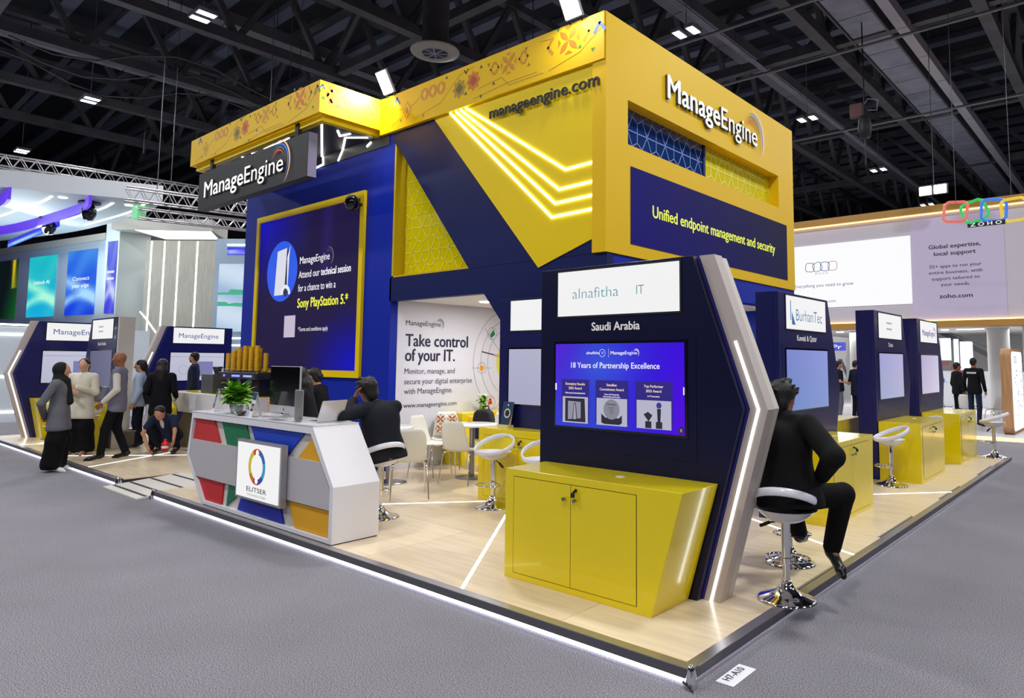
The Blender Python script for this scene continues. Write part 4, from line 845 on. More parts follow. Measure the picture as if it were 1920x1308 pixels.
CUP = M('cup_yellow', (226, 176, 10), .5, noise=.1, nscale=30)
rnd = random.Random(4); hs = [.34, .40, .38, .36, .44, .48, .47, .44, .46, .42, .47, .34]
for k in range(12):
    x = -11.10+k*.112; y = 2.32+(k % 2)*.1; h = hs[k]
    def cup(m, x=x, y=y, h=h):
        n = int(h/.022); pr = []
        for i in range(n): pr += [(.036, i*.022), (.043, i*.022+.016), (.045, i*.022+.018), (.045, i*.022+.021)]
        m.lathe([(0, 0)]+pr+[(.03, n*.022+.0), (0, n*.022)], (x, y, 1.522), 14)
    m = MB(); cup(m); tag(m.build('cup_stack', CUP), ('leftmost', 'second', 'third', 'fourth', 'fifth', 'sixth', 'seventh', 'eighth', 'ninth', 'tenth', 'eleventh', 'rightmost')[k]+(' stack of yellow paper cups on the espresso machine' if k in (0, 11) else ' stack from the left among the yellow cups on the espresso machine'), 'cups', 'stacks of yellow paper cups')
t = thing('coffee_grinder', 'small grey coffee grinder standing at the left of the espresso machine', 'grinder', (-11.75, 2.35, 1.108))
part('body', M('grinder_grey', (110, 110, 116), .4, .5), lambda m: m.box(-11.95, -11.45, 2.2, 2.5, 1.108, 1.46), t, bevel=.01); part('hopper', M('hopper', (60, 58, 60), .2), lambda m: m.lathe([(.05, 0), (.09, .12), (.09, .14), (0, .14)], (-11.6, 2.35, 1.46), 14), t)
m = MB(); m.lathe([(0, 0), (.05, 0), (.055, .2), (.05, .22), (.02, .24), (.02, .3), (0, .3)], (-12.35, 1.75, .62), 14)
t = thing('cleaning_bottle', 'pale yellow bottle standing beside the dark-haired woman', 'bottle', (-12.6, 1.72, PZ)); part('stand', M('bar_brown'), lambda m: m.cyl((-12.6, 1.8, .09), (-12.6, 1.8, .60), .08, seg=12), t)
part('body', M('bottle_yellow', (226, 226, 90), .3), lambda m: m.lathe([(0, 0), (.05, 0), (.055, .16), (.02, .2), (.02, .25), (0, .25)], (-12.6, 1.8, .60), 14), t); part('cap', WHITE, lambda m: m.cyl((-12.6, 1.8, .84), (-12.6, 1.8, .9), .025, seg=10), t)
# ================================================================== CHAIRS, STOOLS, TABLES
def bar_stool(label, loc, rz, group='white bar stools with chrome bases'):
    t = thing('bar_stool', label, 'bar stool', loc, rz, group, local=True)
    part('base', CHROME, lambda m: m.lathe([(0, 0), (.205, 0), (.208, .006), (.19, .016), (.13, .035), (.075, .065), (.045, .10), (.034, .13), (0, .13)], (0, 0, 0), 36), t)
    part('column', CHROME, lambda m: (m.cyl((0, 0, .1), (0, 0, .30), .025, seg=18), m.cyl((0, 0, .29), (0, 0, .55), .032, seg=18)), t)
    part('footrest', CHROME, lambda m: (m.tube([(math.cos(a)*.15, -.10-.0+math.sin(a)*.11, .26) for a in [2*PI*i/24 for i in range(24)]], .010, 8, True), m.cyl((0, 0, .245), (0, 0, .285), .038, seg=16)), t)
    part('lever', BLACK, lambda m: (m.cyl((.0, 0, .54), (.14, -.06, .5), .006, seg=6), m.cyl((.12, -.052, .505), (.19, -.08, .47), .013, seg=8)), t)
    def seat(m):
        n = 28; R = 9; vs = []
        for j in range(R+1):
            r = j/R
            for i in range(n):
                a = 2*PI*i/n; back = max(0, math.sin(a)); rr = .215*r*(1-.12*back*r)
                vs.append((rr*math.cos(a)*1.02, rr*math.sin(a), .56+.055*r**3+.01))
        m.smooth = True; m.add(vs, [(j*n+i, j*n+(i+1) % n, (j+1)*n+(i+1) % n, (j+1)*n+i) for j in range(R) for i in range(n)])
        vs2 = [(x*.9 if j_ else x, y*.9, z-.045+.03*((x*x+y*y)/.046)) for j_, (x, y, z) in enumerate(vs)]
        m.add(vs2, [(j*n+i, (j+1)*n+i, (j+1)*n+(i+1) % n, j*n+(i+1) % n) for j in range(R) for i in range(n)])
        m.add([vs[R*n+i] for i in range(n)]+[vs2[R*n+i] for i in range(n)], [(i, (i+1) % n, n+(i+1) % n, n+i)[::-1] for i in range(n)])
    SE = part('seat', M('seat_white', (226, 226, 236), .18, coat=.5), seat, t)
    def loop(m):
        pth = []
        for i in range(36):
            a = 2*PI*i/36; s_ = (math.sin(a)+1)/2
            pth.append((.225*math.cos(a), .205*math.sin(a)+.03*s_, .615+.165*s_**1.3))
        m.tube(pth, .014, 10, True, ry=.03)
    part('back_loop', M('seat_white'), loop, t)
    part('seat_plate', BLACK, lambda m: m.cyl((0, 0, .535), (0, 0, .562), .07, seg=16), t)
    return t
ST0 = bar_stool('large white bar stool with chrome base under the seated man', (-.06, 1.42, PZ), PI+.25)
for lb, x, y, rz in (('chrome-based white bar stool behind the seated man, partly hidden', -.40, 2.30, .6), ('white bar stool in front of the yellow cabinet left of the award kiosk', -3.84, 2.17, .15), ('white bar stool standing before the yellow cabinet below the Oman kiosk', -.80, 6.72, -.9),
                     ('white bar stool alone at the far platform corner', -.22, 10.95, -1.5), ('white bar stool by the glowing edge of the leftmost kiosk', -15.45, .75, -1.2), ('white bar stool between the cream-jacketed woman and the bald man', -12.75, .62, .2),
                     ('white bar stool under the man seated at the desk', -4.36, 1.02, -PI/2-.1), ('white bar stool tucked at the yellow cabinet behind the award kiosk edge', -3.02, 2.10, .5), ('white bar stool beside the farthest yellow cabinet', -.86, 9.0, -.7)):
    dup(ST0, (x, y, PZ), rz, lb)
def chair(label, loc, rz, cushion=False):
    t = thing('shell_chair', label, 'chair', loc, rz, 'white shell chairs', local=True)
    def shell(m):
        nu, nv = 14, 22; vs = []
        for j in range(nv+1):
            v = j/nv
            if v < .5: q = v/.5; y = -.20+.36*q; z = .445-.012*math.sin(PI*q)+(.006 if q > .9 else 0); wd = .20+.02*math.sin(PI*q)
            else: q = (v-.5)/.5; y = .16+.05*math.sin(q*1.5)+.075*q; z = .445+.40*q**1.15+.0; wd = .205-.035*q
            for i in range(nu+1):
                u = i/nu*2-1; cy = (-.03*u*u if v > .5 else 0)*(1); cz = (.03*abs(u)**3 if v < .55 else 0)
                wq = wd*(1-.25*max(0, v-.9)/.1*abs(u)) ; vs.append((u*wq, y+cy, z+cz))
        m.smooth = True; m.add(vs, [(j*(nu+1)+i, j*(nu+1)+i+1, (j+1)*(nu+1)+i+1, (j+1)*(nu+1)+i) for j in range(nv) for i in range(nu)])
    o = part('shell', IVORY, shell, t); sd = o.modifiers.new('thick', 'SOLIDIFY'); sd.thickness = .012
    for sx in (-1, 1):
        part('leg', CHROME, lambda m: m.tube([(sx*.13, -.10, .435), (sx*.19, -.15, .41), (sx*.205, -.18, .36), (sx*.22, -.22, .0)], .009, 8), t)
        part('leg', CHROME, lambda m: m.tube([(sx*.13, .10, .435), (sx*.19, .14, .41), (sx*.205, .165, .36), (sx*.225, .23, .0)], .009, 8), t)
    part('under_frame', CHROME, lambda m: (m.tube([(-.13, -.10, .432), (.13, -.10, .432)], .008, 6), m.tube([(-.13, .10, .432), (.13, .10, .432)], .008, 6)), t)
    if cushion:
        m = MB(); fc = Fr((0, .13, .49), (1, 0, 0), Vector((0, .25, 1)).normalized()); n = 8
        b = part('cushion', M('cushion_white', (226, 216, 206), .8), lambda m: m.rect(fc, -.17, .17, 0, .30, -.0, .07), t, bevel=.03)
        for sx in (-.09, .09):
            for sz in (.09, .24): petals(m, Fr(fc.p(0, 0, .072), fc.u, fc.v), sx, sz, .085, (160, 92, 30))
        m.build('printed_pattern', None, b)
    return t
C0 = chair('white shell chair nearest to the front, its back turned, by the desk end', (-5.04, 1.89, PZ), PI+1.0)
dup(C0, (-5.32, 2.98, PZ), PI+.35, 'white shell chair with its back to the room at the round table')
dup(C0, (-6.12, 3.08, PZ), PI/2+.25, 'white shell chair seen from the side, left of the round table')
chair('white shell chair with an orange patterned cushion behind the side-on chair', (-6.46, 3.64, PZ), .85, True)
dup(C0, (-5.93, 3.98, PZ), -.3, 'white shell chair behind the round table, next to the backpack')
def rtable(label, x, y, r, h):
    t = thing('round_table', label, 'table', (x, y, PZ), group='small round white tables', local=True)
    part('tabletop', WHITEG, lambda m: m.lathe([(0, h), (r-.01, h), (r, h-.008), (r, h-.02), (r-.012, h-.028), (0, h-.028)], (0, 0, 0), 40), t)
    part('column', STEEL, lambda m: m.cyl((0, 0, .012), (0, 0, h-.02), .04, seg=20), t); part('base', STEEL, lambda m: m.lathe([(0, 0), (.24, 0), (.24, .008), (.06, .018), (0, .018)], (0, 0, 0), 36), t)
    return t
rtable('round white table with a yellow cup and a backpack beside it', -5.53, 3.35, .36, .755)
rtable('round white table half hidden behind the seated man at the desk', -6.05, 2.32, .33, .755)
t = thing('paper_cup', 'single yellow paper cup on the round table', 'cup', (-5.75, 3.5, .845)); part('body', CUP, lambda m: m.lathe([(0, 0), (.03, 0), (.042, .10), (.04, .10), (.028, .004), (0, .004)], (-5.75, 3.5, .846), 18), t)
BP = thing('backpack', 'black backpack standing on a chair behind the round table', 'backpack', (-5.15, 3.85, .56))
part('body', M('backpack_black', (26, 28, 34), .7, bump=.3), lambda m: m.ext(Fr((-5.17, 3.72, .55), (.94, .34, 0), (0, 0, 1)), [(-.15, 0), (.15, 0), (.165, .06), (.165, .30), (.14, .40), (.08, .45), (-.08, .45), (-.14, .40), (-.165, .30), (-.165, .06)], -.16, 0), BP, bevel=.03)
part('front_pocket', M('backpack_black'), lambda m: m.ext(Fr((-5.17, 3.72, .55), (.94, .34, 0), (0, 0, 1)), [(-.12, .02), (.12, .02), (.13, .2), (.1, .25), (-.1, .25), (-.13, .2)], 0, .045), BP, bevel=.02)
part('handle', M('backpack_black'), lambda m: m.tube([(-5.22, 3.80, .99), (-5.22, 3.80, 1.04), (-5.14, 3.83, 1.05), (-5.12, 3.84, .99)], .012, 6), BP)
BP.location = BP.location+Vector((-.76, .17, 0))
t = thing('award_plaque', 'dark blue award brochure with round emblem leaning on the kiosk', 'plaque', (-4.10, 2.6, .94), -.1, local=True)
a = Fr((0, 0, .0), (1, 0, 0), Vector((0, .18, 1)).normalized()); p_ = part('board', M('plaque_blue', (30, 62, 96), .4), lambda m: m.rect(a, -.10, .10, .03, .31, -.006, 0), t); part('foot', M('plaque_foot', (214, 206, 150), .4), lambda m: m.box(-.10, .10, -.04, .05, 0, .03), t)
m = MB().mat(flat((220, 218, 210))); m.ring(a, -.0, .17, .042, .058, .001); m.mat(flat((24, 24, 30))); m.disc(a, 0, .17, .04, .001); m.mat(flat((220, 220, 224))); m.disc(a, 0, .27, .012, .001, 10); m.mat(flat((180, 130, 70))); m.flat(a, [(.1, .03), (.1, .18), (.06, .03)], .0008); m.build('print', None, p_)
# ================================================================== PEOPLE
def sn_mesh(F, org, vx):
    """naive surface nets"""
    S = F < 0; nx, ny, nz = F.shape
    c8 = [S[i:nx-1+i, j:ny-1+j, k:nz-1+k] for i in (0, 1) for j in (0, 1) for k in (0, 1)]
    cnt = sum(c.astype(np.int8) for c in c8); act = (cnt > 0) & (cnt < 8); ids = -np.ones(act.shape, int); A = np.argwhere(act); ids[act] = np.arange(len(A))
    acc = np.zeros((len(A), 3)); num = np.zeros(len(A)); I, J, K = A.T
    offs = [(i, j, k) for i in (0, 1) for j in (0, 1) for k in (0, 1)]
    for a in range(8):
        for b in range(a+1, 8):
            oa, ob = offs[a], offs[b]
            if sum(abs(oa[q]-ob[q]) for q in range(3)) != 1: continue
            fa = F[I+oa[0], J+oa[1], K+oa[2]]; fb = F[I+ob[0], J+ob[1], K+ob[2]]; cr = (fa < 0) != (fb < 0)
            t = np.where(cr, fa/(fa-fb+1e-12), 0)
            for q in range(3): acc[:, q] += np.where(cr, oa[q]+(ob[q]-oa[q])*t, 0)
            num += cr
    V = (A+acc/num[:, None])*vx+np.array(org); fs = []
    for ax in range(3):
        o1, o2 = [q for q in range(3) if q != ax]
        sl0 = [slice(1, -1)]*3; sl0[ax] = slice(0, F.shape[ax]-1); sl1 = list(sl0); sl1[ax] = slice(1, F.shape[ax])
        s0 = S[tuple(sl0)]; s1 = S[tuple(sl1)]; E = np.argwhere(s0 != s1)
        if not len(E): continue
        base = E.copy(); base[:, o1] += 1; base[:, o2] += 1
        fl = s0[tuple(E.T)]; d1 = np.zeros(3, int); d1[o1] = 1; d2 = np.zeros(3, int); d2[o2] = 1
        q = [ids[tuple((base-d).T)] for d in (d1*0, d1, d1+d2, d2)]
        Q = np.stack(q, 1); flip = fl if ax in (0, 2) else ~fl
        Q[~flip] = Q[~flip][:, ::-1]; fs.append(Q[(Q >= 0).all(1)])
    return V, np.concatenate(fs) if fs else np.zeros((0, 4), int)
def sdf(prims, vx, cuts=()):
    lo = np.full(3, 1e9); hi = -lo; bb = []
    for p in prims:
        if p[0] == 'C': a = np.array(p[1]); b = np.array(p[2]); r = max(p[3], p[4]); l_ = np.minimum(a, b)-r; h_ = np.maximum(a, b)+r
        else: c = np.array(p[1]); r = max(p[2]); l_ = c-r; h_ = c+r
        bb.append((l_, h_)); lo = np.minimum(lo, l_); hi = np.maximum(hi, h_)
    lo = lo-.03-2*vx; n = np.ceil((hi+.03+2*vx-lo)/vx).astype(int)+1; F = np.full(n, 1., np.float32)
    for p, (l_, h_) in zip(prims, bb):
        k = p[-1]; i0 = np.maximum(0, ((l_-k-3*vx-lo)/vx).astype(int)); i1 = np.minimum(n, ((h_+k+3*vx-lo)/vx).astype(int)+2)
        g = [lo[q]+np.arange(i0[q], i1[q])*vx for q in range(3)]; X, Y, Z = np.meshgrid(*g, indexing='ij')
        if p[0] == 'C':
            a = np.array(p[1]); b = np.array(p[2]); d = b-a; L2 = max(d@d, 1e-9); t = np.clip(((X-a[0])*d[0]+(Y-a[1])*d[1]+(Z-a[2])*d[2])/L2, 0, 1)
            D = np.sqrt((X-a[0]-t*d[0])**2+(Y-a[1]-t*d[1])**2+(Z-a[2]-t*d[2])**2)-(p[3]+(p[4]-p[3])*t)
        else:
            c = np.array(p[1]); r = np.array(p[2]); B = p[3]; P = [X-c[0], Y-c[1], Z-c[2]]
            L = [B[q][0]*P[0]+B[q][1]*P[1]+B[q][2]*P[2] for q in range(3)]
            k0 = np.sqrt(sum((L[q]/r[q])**2 for q in range(3))); k1 = np.sqrt(sum((L[q]/r[q]**2)**2 for q in range(3)))+1e-9; D = k0*(k0-1)/k1
        sl = tuple(slice(i0[q], i1[q]) for q in range(3)); G = F[sl]; h = np.clip(.5+.5*(G-D)/k, 0, 1) if k > 0 else None
        F[sl] = np.minimum(G, D) if k <= 0 else (G*(1-h)+D*h-k*h*(1-h))
    if cuts:
        g = [lo[q]+np.arange(n[q])*vx for q in range(3)]; X, Y, Z = np.meshgrid(*g, indexing='ij')
        for nrm, d0 in cuts: F = np.maximum(F, nrm[0]*X+nrm[1]*Y+nrm[2]*Z-d0)
    F[0] = F[-1] = 1; F[:, 0] = F[:, -1] = 1; F[:, :, 0] = F[:, :, -1] = 1
    return sn_mesh(F, lo, vx)
def vmesh(name, parts_, mt, parent):
    V = []; Q = []; b = 0
    for v, q in parts_: V.append(v); Q.append(q+b); b += len(v)
    V = np.concatenate(V); Q = np.concatenate(Q); me = bpy.data.meshes.new(name)
    me.vertices.add(len(V)); me.vertices.foreach_set('co', V.ravel().astype(np.float32)); me.loops.add(Q.size); me.loops.foreach_set('vertex_index', Q.ravel().astype(np.int32))
    me.polygons.add(len(Q)); me.polygons.foreach_set('loop_start', (np.arange(len(Q))*4).astype(np.int32)); me.polygons.foreach_set('use_smooth', [True]*len(Q)); me.update(calc_edges=True); me.validate()
    me.materials.append(mt); o = bpy.data.objects.new(name, me); COL.objects.link(o); o.parent = parent; ORG[o.name] = Vector((0, 0, 0)); return o
def nrm(v): v = np.array(v, float); return v/np.linalg.norm(v)
def basis(up, rt):
    up = nrm(up); rt = np.array(rt, float); rt = nrm(rt-up*(rt@up)); return [rt, np.cross(up, rt), up]   # right, back, up
def hand(w, d, n_, side, curl=.5, s=1.):
    """palm and five fingers; w wrist, d direction, n_ palm normal, side +-1 = thumb side"""
    d = nrm(d); n_ = np.array(n_, float); n_ = nrm(n_-d*(n_@d)); sv = np.cross(d, n_)*side; pr = []
    P = w+d*.045*s; pr.append(('E', P, np.array((.040, .014, .048))*s, [sv, n_, d], .01)); pr.append(('C', w-d*.04, w+d*.02*s, .026*s, .024*s, .012))
    for i, (o, L) in enumerate(((.030, .068), (.010, .076), (-.011, .070), (-.031, .054))):
        a = w+d*.082*s+sv*o*s; c1 = curl*.6; d1 = nrm(d*math.cos(c1)+n_*math.sin(c1)+sv*o*1.2); m_ = a+d1*L*.5*s; c2 = curl*1.6; d2 = nrm(d*math.cos(c2)+n_*math.sin(c2)+sv*o*1.0)
        pr += [('C', a-d1*.02*s, m_, .0095*s, .0085*s, .003), ('C', m_, m_+d2*L*.5*s, .0085*s, .007*s, .003)]
    a = w+d*.02*s+sv*.026*s; b = a+nrm(d*.7+sv*.75+n_*.2)*.042*s; c = b+nrm(d*1.+sv*.25+n_*.35)*.034*s; pr += [('C', a, b, .013*s, .011*s, .006), ('C', b, c, .011*s, .008*s, .003)]
    return pr
SKIN = {'tan': (196, 140, 108), 'brown': (150, 98, 70), 'fair': (214, 164, 136)}
def stand(h=1.75, arms='down', gap=.09, lean=0.):
    s = h/1.75; J = dict(pel=(0, 0, .95), che=(0, .0, 1.28), nec=(0, .02, 1.47), hea=(0, -.01, 1.63), shl=(.185, .01, 1.42), shr=(-.185, .01, 1.42), ell=(.235, .04, 1.14), elr=(-.235, .04, 1.14), wrl=(.245, -.05, .90), wrr=(-.245, -.05, .90),
             hil=(.09, 0, .92), hir=(-.09, 0, .92), knl=(gap+.01, -.02, .50), knr=(-gap-.01, -.02, .50), anl=(gap+.01, .03, .09), anr=(-gap-.01, .03, .09), tol=(gap+.04, -.13, .03), tor=(-gap-.04, -.13, .03))
    return {k: np.array(v)*s for k, v in J.items()}
def person(label, loc, rz, J, vx=.014, skin='tan', top=(20, 20, 24), top_len=.12, sleeve=1., bottom=(18, 18, 22), legw=1., skirt=False, hair='short', hairc=(18, 14, 12), face=None, shirt=None, head_dir=None, curl=.5, shoes=(16, 16, 18), hand_n=None, group=None, fem=False, beard=False, vest=None, scarf=None, hv=None, armskin=False, topmat=None, beltf=1., bulk=1.):
    t = thing('person', label, 'person', loc, rz, group, local=True); J = {k: np.array(v, float) for k, v in J.items()}
    sk = M('skin_'+skin, SKIN[skin], .5, spec=.3); up = nrm(J['nec']-J['pel']); rt = J['shl']-J['shr']; B = basis(up, rt); bk = B[1]; f0 = -bk if head_dir is None else nrm(head_dir)
    hu = nrm(np.array((0, 0, 1.))*.8+nrm(J['hea']-J['nec'])*.6); HB = basis(hu, np.cross(hu, f0)); hf = -HB[1]; hr = HB[0]; hu = HB[2]; H = J['hea']
    w_ = .93 if fem else 1.
    E = lambda c, r, Bs, k: ('E', np.array(c), r, Bs, k); C = lambda a, b, r, q, k=.03: ('C', np.array(a), np.array(b), r, q, k)
    che = J['che']; pel = J['pel']; mid = (che+pel)/2
    rtn = nrm(rt)
    torso = lambda g: [E(che+up*.01, (.155*w_*bulk+g, .105*bulk+g, .19+g), B, .05), E(mid, (.132*w_*bulk+g, .095*bulk+g, .17), B, .06), E(pel, (.155*bulk+g, .11*bulk+g, .13+g), B, .06)]+[C(J['nec']-up*.045, J['sh'+q]*.93+J['nec']*.07, .052+g, .05+g, .04) for q in 'lr']+[C(che+up*.05+rtn*.07*sg, J['sh'+q]*.9+che*.1, .075*bulk+g, .052+g, .04) for q, sg in (('l', 1), ('r', -1))]
    arms = lambda g, f=1.: sum([[C(J['sh'+q], J['el'+q], .048+g, .038+g), C(J['el'+q], J['el'+q]+(J['wr'+q]-J['el'+q])*f, .038+g, .028+g*.8, .02)] for q in 'lr'], [])
    legs = lambda g, f=1.: sum([[C(J['hi'+q], J['kn'+q], .078+g, .055+g, .04), C(J['kn'+q], J['kn'+q]+(J['an'+q]-J['kn'+q])*f, .055+g, .036+g*1.3, .02)] for q in 'lr'], [])
    # body: one continuous surface
    body = torso(-.012)+[C(J['nec']-up*.04, H-hu*.05, .052, .05, .03)]+arms(-.006)+legs(-.012)+[E(H+hu*.01, (.074, .095, .112), HB, .02), C(J['anl'], J['tol'], .035, .028), C(J['anr'], J['tor'], .035, .028)]
    hd = [E(H+hu*.03-hf*.01, (.076, .092, .092), HB, .02), E(H-hu*.035+hf*.015, (.058, .07, .078), HB, .03), E(H-hu*.085+hf*.055, (.026, .024, .02), HB, .02), C(H+hu*.015+hf*.088, H-hu*.018+hf*.108, .010, .014, .01), E(H+hu*.03+hf*.078, (.05, .016, .012), HB, .015), E(H-hu*.05+hf*.082, (.024, .012, .010), HB, .006),
          E(H+hr*.074-hu*.0-hf*.0, (.012, .02, .032), HB, .004), E(H-hr*.074-hu*.0-hf*.0, (.012, .02, .032), HB, .004), C(J['nec']-up*.02, H-hu*.06-hf*.01, .054, .052, .03)]
    hv = hv or max(.006, vx*.55); hands = []
    for q, sd in (('l', 1), ('r', -1)):
        d = nrm(J['wr'+q]-J['el'+q]); n_ = (hand_n or {}).get(q, -sd*rt/np.linalg.norm(rt)); d = nrm((hand_n or {}).get('d'+q, d)); hands.append(sdf(hand(J['wr'+q], d, n_, sd if hand_n is None or 's'+q not in hand_n else hand_n['s'+q], curl, .95), .005 if vx < .012 else .0065))
    vmesh('body', [sdf(body, vx), sdf(hd, hv)]+hands, sk, t)
    # eyes, brows, mouth
    m = MB()
    for s_ in (-1, 1):
        m.mat(M('eye_white', (230, 226, 220), .3)); p = H+hr*.031*s_+hu*.012+hf*.083; m.lathe([(0, -.009), (.008, -.006), (.011, 0), (.008, .006), (0, .009)], tuple(p), 8)
        m.mat(M('eye_dark', (24, 16, 12), .2)); p = p+hf*.0085; m.lathe([(0, -.005), (.005, 0), (0, .005)], tuple(p), 8)
    m.build('eyes', None, t)
    tm = topmat or M('cloth_%d_%d_%d' % tuple(top), top, .85, bump=.25, bscale=14, spec=.2); bm = M('cloth_%d_%d_%d' % tuple(bottom), bottom, .85, bump=.2, bscale=14, spec=.2)
    hem = pel-up*(top_len-.05); g = .016
    skt = [C(mid+rtn*.045*sg, hem-up*.02+rtn*(.07 if not skirt else .075)*sg*bulk, .10*bulk, (.122 if not skirt else .142)*bulk, .05) for sg in (-1, 1)]
    hcut = [(-up, -float(up@(hem-up*.07)))] if top_len < .5 else []
    ncut = [(up, float(up@(J['nec']+up*.035)))]
    # keep forearms that hang below the hem: cut only the torso
    tv = [sdf(torso(g)+skt+[C(J['nec']-up*.07, J['nec']+up*.03, .072, .064, .03)], vx, hcut+ncut)]
    if vest:
        vmesh('waistcoat', tv+[sdf([C(J['sh'+q]*.93+che*.07+up*.0, J['nec']*.5+J['sh'+q]*.5, .06, .05) for q in 'lr'], vx, ncut)], tm, t)
        vm = M('cloth_%d_%d_%d' % tuple(vest), vest, .8, bump=.2, bscale=14); vmesh('sleeves', [sdf([C(J['sh'+q], J['el'+q], .058, .05), C(J['el'+q], J['el'+q]*.08+J['wr'+q]*.92, .05, .038, .02)], vx) for q in 'lr'], vm, t)
        vmesh('collar', [sdf([E(J['nec']+up*.005, (.064, .066, .03), B, .0)], vx*.7)], vm, t)
    else:
        f = .94 if sleeve >= 1 else sleeve
        ab = max(0, bulk-1.1)*.06
        ar = [sdf([C(J['sh'+q], J['el'+q], .048+g+ab, .040+g+ab), C(J['el'+q], J['el'+q]+(J['wr'+q]-J['el'+q])*f, .040+g+ab, .030+g*.8+ab*.6, .02)] if f > .4 else [C(J['sh'+q], J['sh'+q]*.4+J['el'+q]*.6, .05+g, .046+g)], vx) for q in 'lr']
        vmesh('jacket' if sleeve >= 1 else 'shirt', tv+ar, tm, t)
    if shirt:
        sm = M('cloth_%d_%d_%d' % tuple(shirt), shirt, .7); fr_c = che+up*.06-bk*.0
        vmesh('shirt_front', [sdf([E(che-bk*(.088)+up*.05, (.045, .035, .14), B, .01), E(J['nec'], (.062, .064, .035), B, .01)], vx*.7)], sm, t)
    if skirt:
        a = pel+np.array((0, 0, .02)); fl = (J['anl']+J['anr'])/2; leg_ = [E(pel, (.155, .11, .14), B, .05)]+[C(J['hi'+q], J['kn'+q], .082, .11*legw, .04) for q in 'lr']+[C(J['kn'+q], J['an'+q]+np.array((0, 0, .03)), .11*legw, .12*legw, .06) for q in 'lr']
        vmesh('wide_trousers', [sdf(leg_, vx, [((0, 0, -1), -float(fl[2]-.045))])], bm, t)
    else:
        vmesh('trousers', [sdf([E(pel, (.158, .112, .135), B, .04)]+[C(J['hi'+q], J['kn'+q], .082*legw, .068*legw, .035) for q in 'lr']+[C(J['kn'+q], J['kn'+q]*.06+J['an'+q]*.94, .068*legw, .054*legw, .02) for q in 'lr'], vx)], bm, t)
    sh = M('shoe_%d' % shoes[0], shoes, .3); sp = []
    for q in 'lr':
        d = nrm(J['to'+q]-J['an'+q]); v2 = np.cross(d, rt); sp.append(sdf([C(J['an'+q]-d*.03+np.array((0, 0, -.02)), J['to'+q], .042, .036, .02), C(J['to'+q], J['to'+q]+d*.05, .036, .024, .02), C(J['an'+q], J['an'+q]-np.array((0, 0, .02)), .045, .046, .02)], min(vx, .012)))
    vmesh('shoes', sp, sh, t)
    hm = M('hair_%d' % hairc[0], hairc, .5, bump=.5, bscale=90, stretch=(1, 1, .2)); ft = float
    fc = [(hf, ft(hf@(H+hf*.052)))]
    if hair == 'short':
        vmesh('hair', [sdf([E(H+hu*.045-hf*.018, (.086, .098, .088), HB, .02), E(H-hu*.01-hf*.055, (.074, .05, .075), HB, .02)], hv, [(nrm(hf*.8-hu*.5), ft(nrm(hf*.8-hu*.5)@(H+hf*.065+hu*.075)))])], hm, t)
    elif hair == 'messy':
        rr = random.Random(3); pr = [E(H+hu*.045-hf*.02, (.102, .112, .104), HB, .02), E(H-hu*.03-hf*.055, (.088, .062, .10), HB, .02)]
        for k in range(34):
            a = rr.uniform(0, 2*PI); b = rr.uniform(.0, 1.2); d = nrm(hr*math.cos(a)*math.cos(b)-hf*(math.sin(a)*math.cos(b))*.9+hu*math.sin(b)); p = H+hu*.04-hf*.015+d*.095; pr.append(C(p, p+d*.03+hf*.012, .017, .008, .012))
        vmesh('hair', [sdf(pr, hv, [(nrm(hf*.9-hu*.45), ft(nrm(hf*.9-hu*.45)@(H+hf*.075+hu*.06)))])], hm, t)
    elif hair == 'long':
        vmesh('hair', [sdf([E(H+hu*.03-hf*.025, (.094, .10, .10), HB, .03), E(H-hu*.10-hf*.06, (.095, .06, .13), HB, .04), C(H-hu*.10-hf*.065, H-hu*.24-hf*.07, .085, .06, .05)], hv, [(nrm(hf-hu*.35), ft(nrm(hf-hu*.35)@(H+hf*.05+hu*.07)))])], hm, t)
    elif hair == 'bun':
        vmesh('hair', [sdf([E(H+hu*.04-hf*.02, (.084, .096, .09), HB, .02), E(H-hf*.105-hu*.01, (.045, .04, .045), HB, .02), E(H-hu*.02-hf*.05, (.076, .05, .08), HB, .02)], hv, [(nrm(hf*.8-hu*.5), ft(nrm(hf*.8-hu*.5)@(H+hf*.06+hu*.07)))])], hm, t)
    elif hair == 'tail':
        vmesh('hair', [sdf([E(H+hu*.04-hf*.02, (.084, .096, .09), HB, .02), C(H-hf*.09-hu*.0, H-hf*.11-hu*.2, .036, .02, .02), E(H-hu*.02-hf*.05, (.076, .05, .08), HB, .02)], hv, [(nrm(hf*.8-hu*.5), ft(nrm(hf*.8-hu*.5)@(H+hf*.06+hu*.07)))])], hm, t)
    elif hair == 'hijab':
        vmesh('head_scarf', [sdf([E(H+hu*.02-hf*.012, (.092, .108, .118), HB, .03), E(H-hu*.13, (.10, .10, .07), HB, .05), C(H-hu*.1+hf*.05, che-bk*.12, .07, .07, .05), C(H-hu*.1-hf*.02, J['nec'], .085, .10, .04)], hv, [(nrm(hf*.97+hu*.05), ft(nrm(hf*.97+hu*.05)@(H+hf*.075)))]) if False else sdf([E(H+hu*.02-hf*.03, (.094, .108, .118), HB, .03), E(H-hu*.14, (.10, .10, .06), HB, .05), C(H-hu*.17+hf*.06, che-bk*.12+up*-.15, .07, .06, .05), C(H-hu*.1-hf*.02, J['nec'], .085, .10, .04)], hv)], M('scarf_black', (14, 14, 16), .85), t)
    if beard:
        vmesh('beard', [sdf([E(H-hu*.062+hf*.045, (.052, .05, .045), HB, .02), E(H-hu*.028+hf*.082, (.03, .016, .006), HB, .01)], hv, [(hu, ft(hu@(H-hu*.02)))])], hm, t)
    return t
A_ = np.array
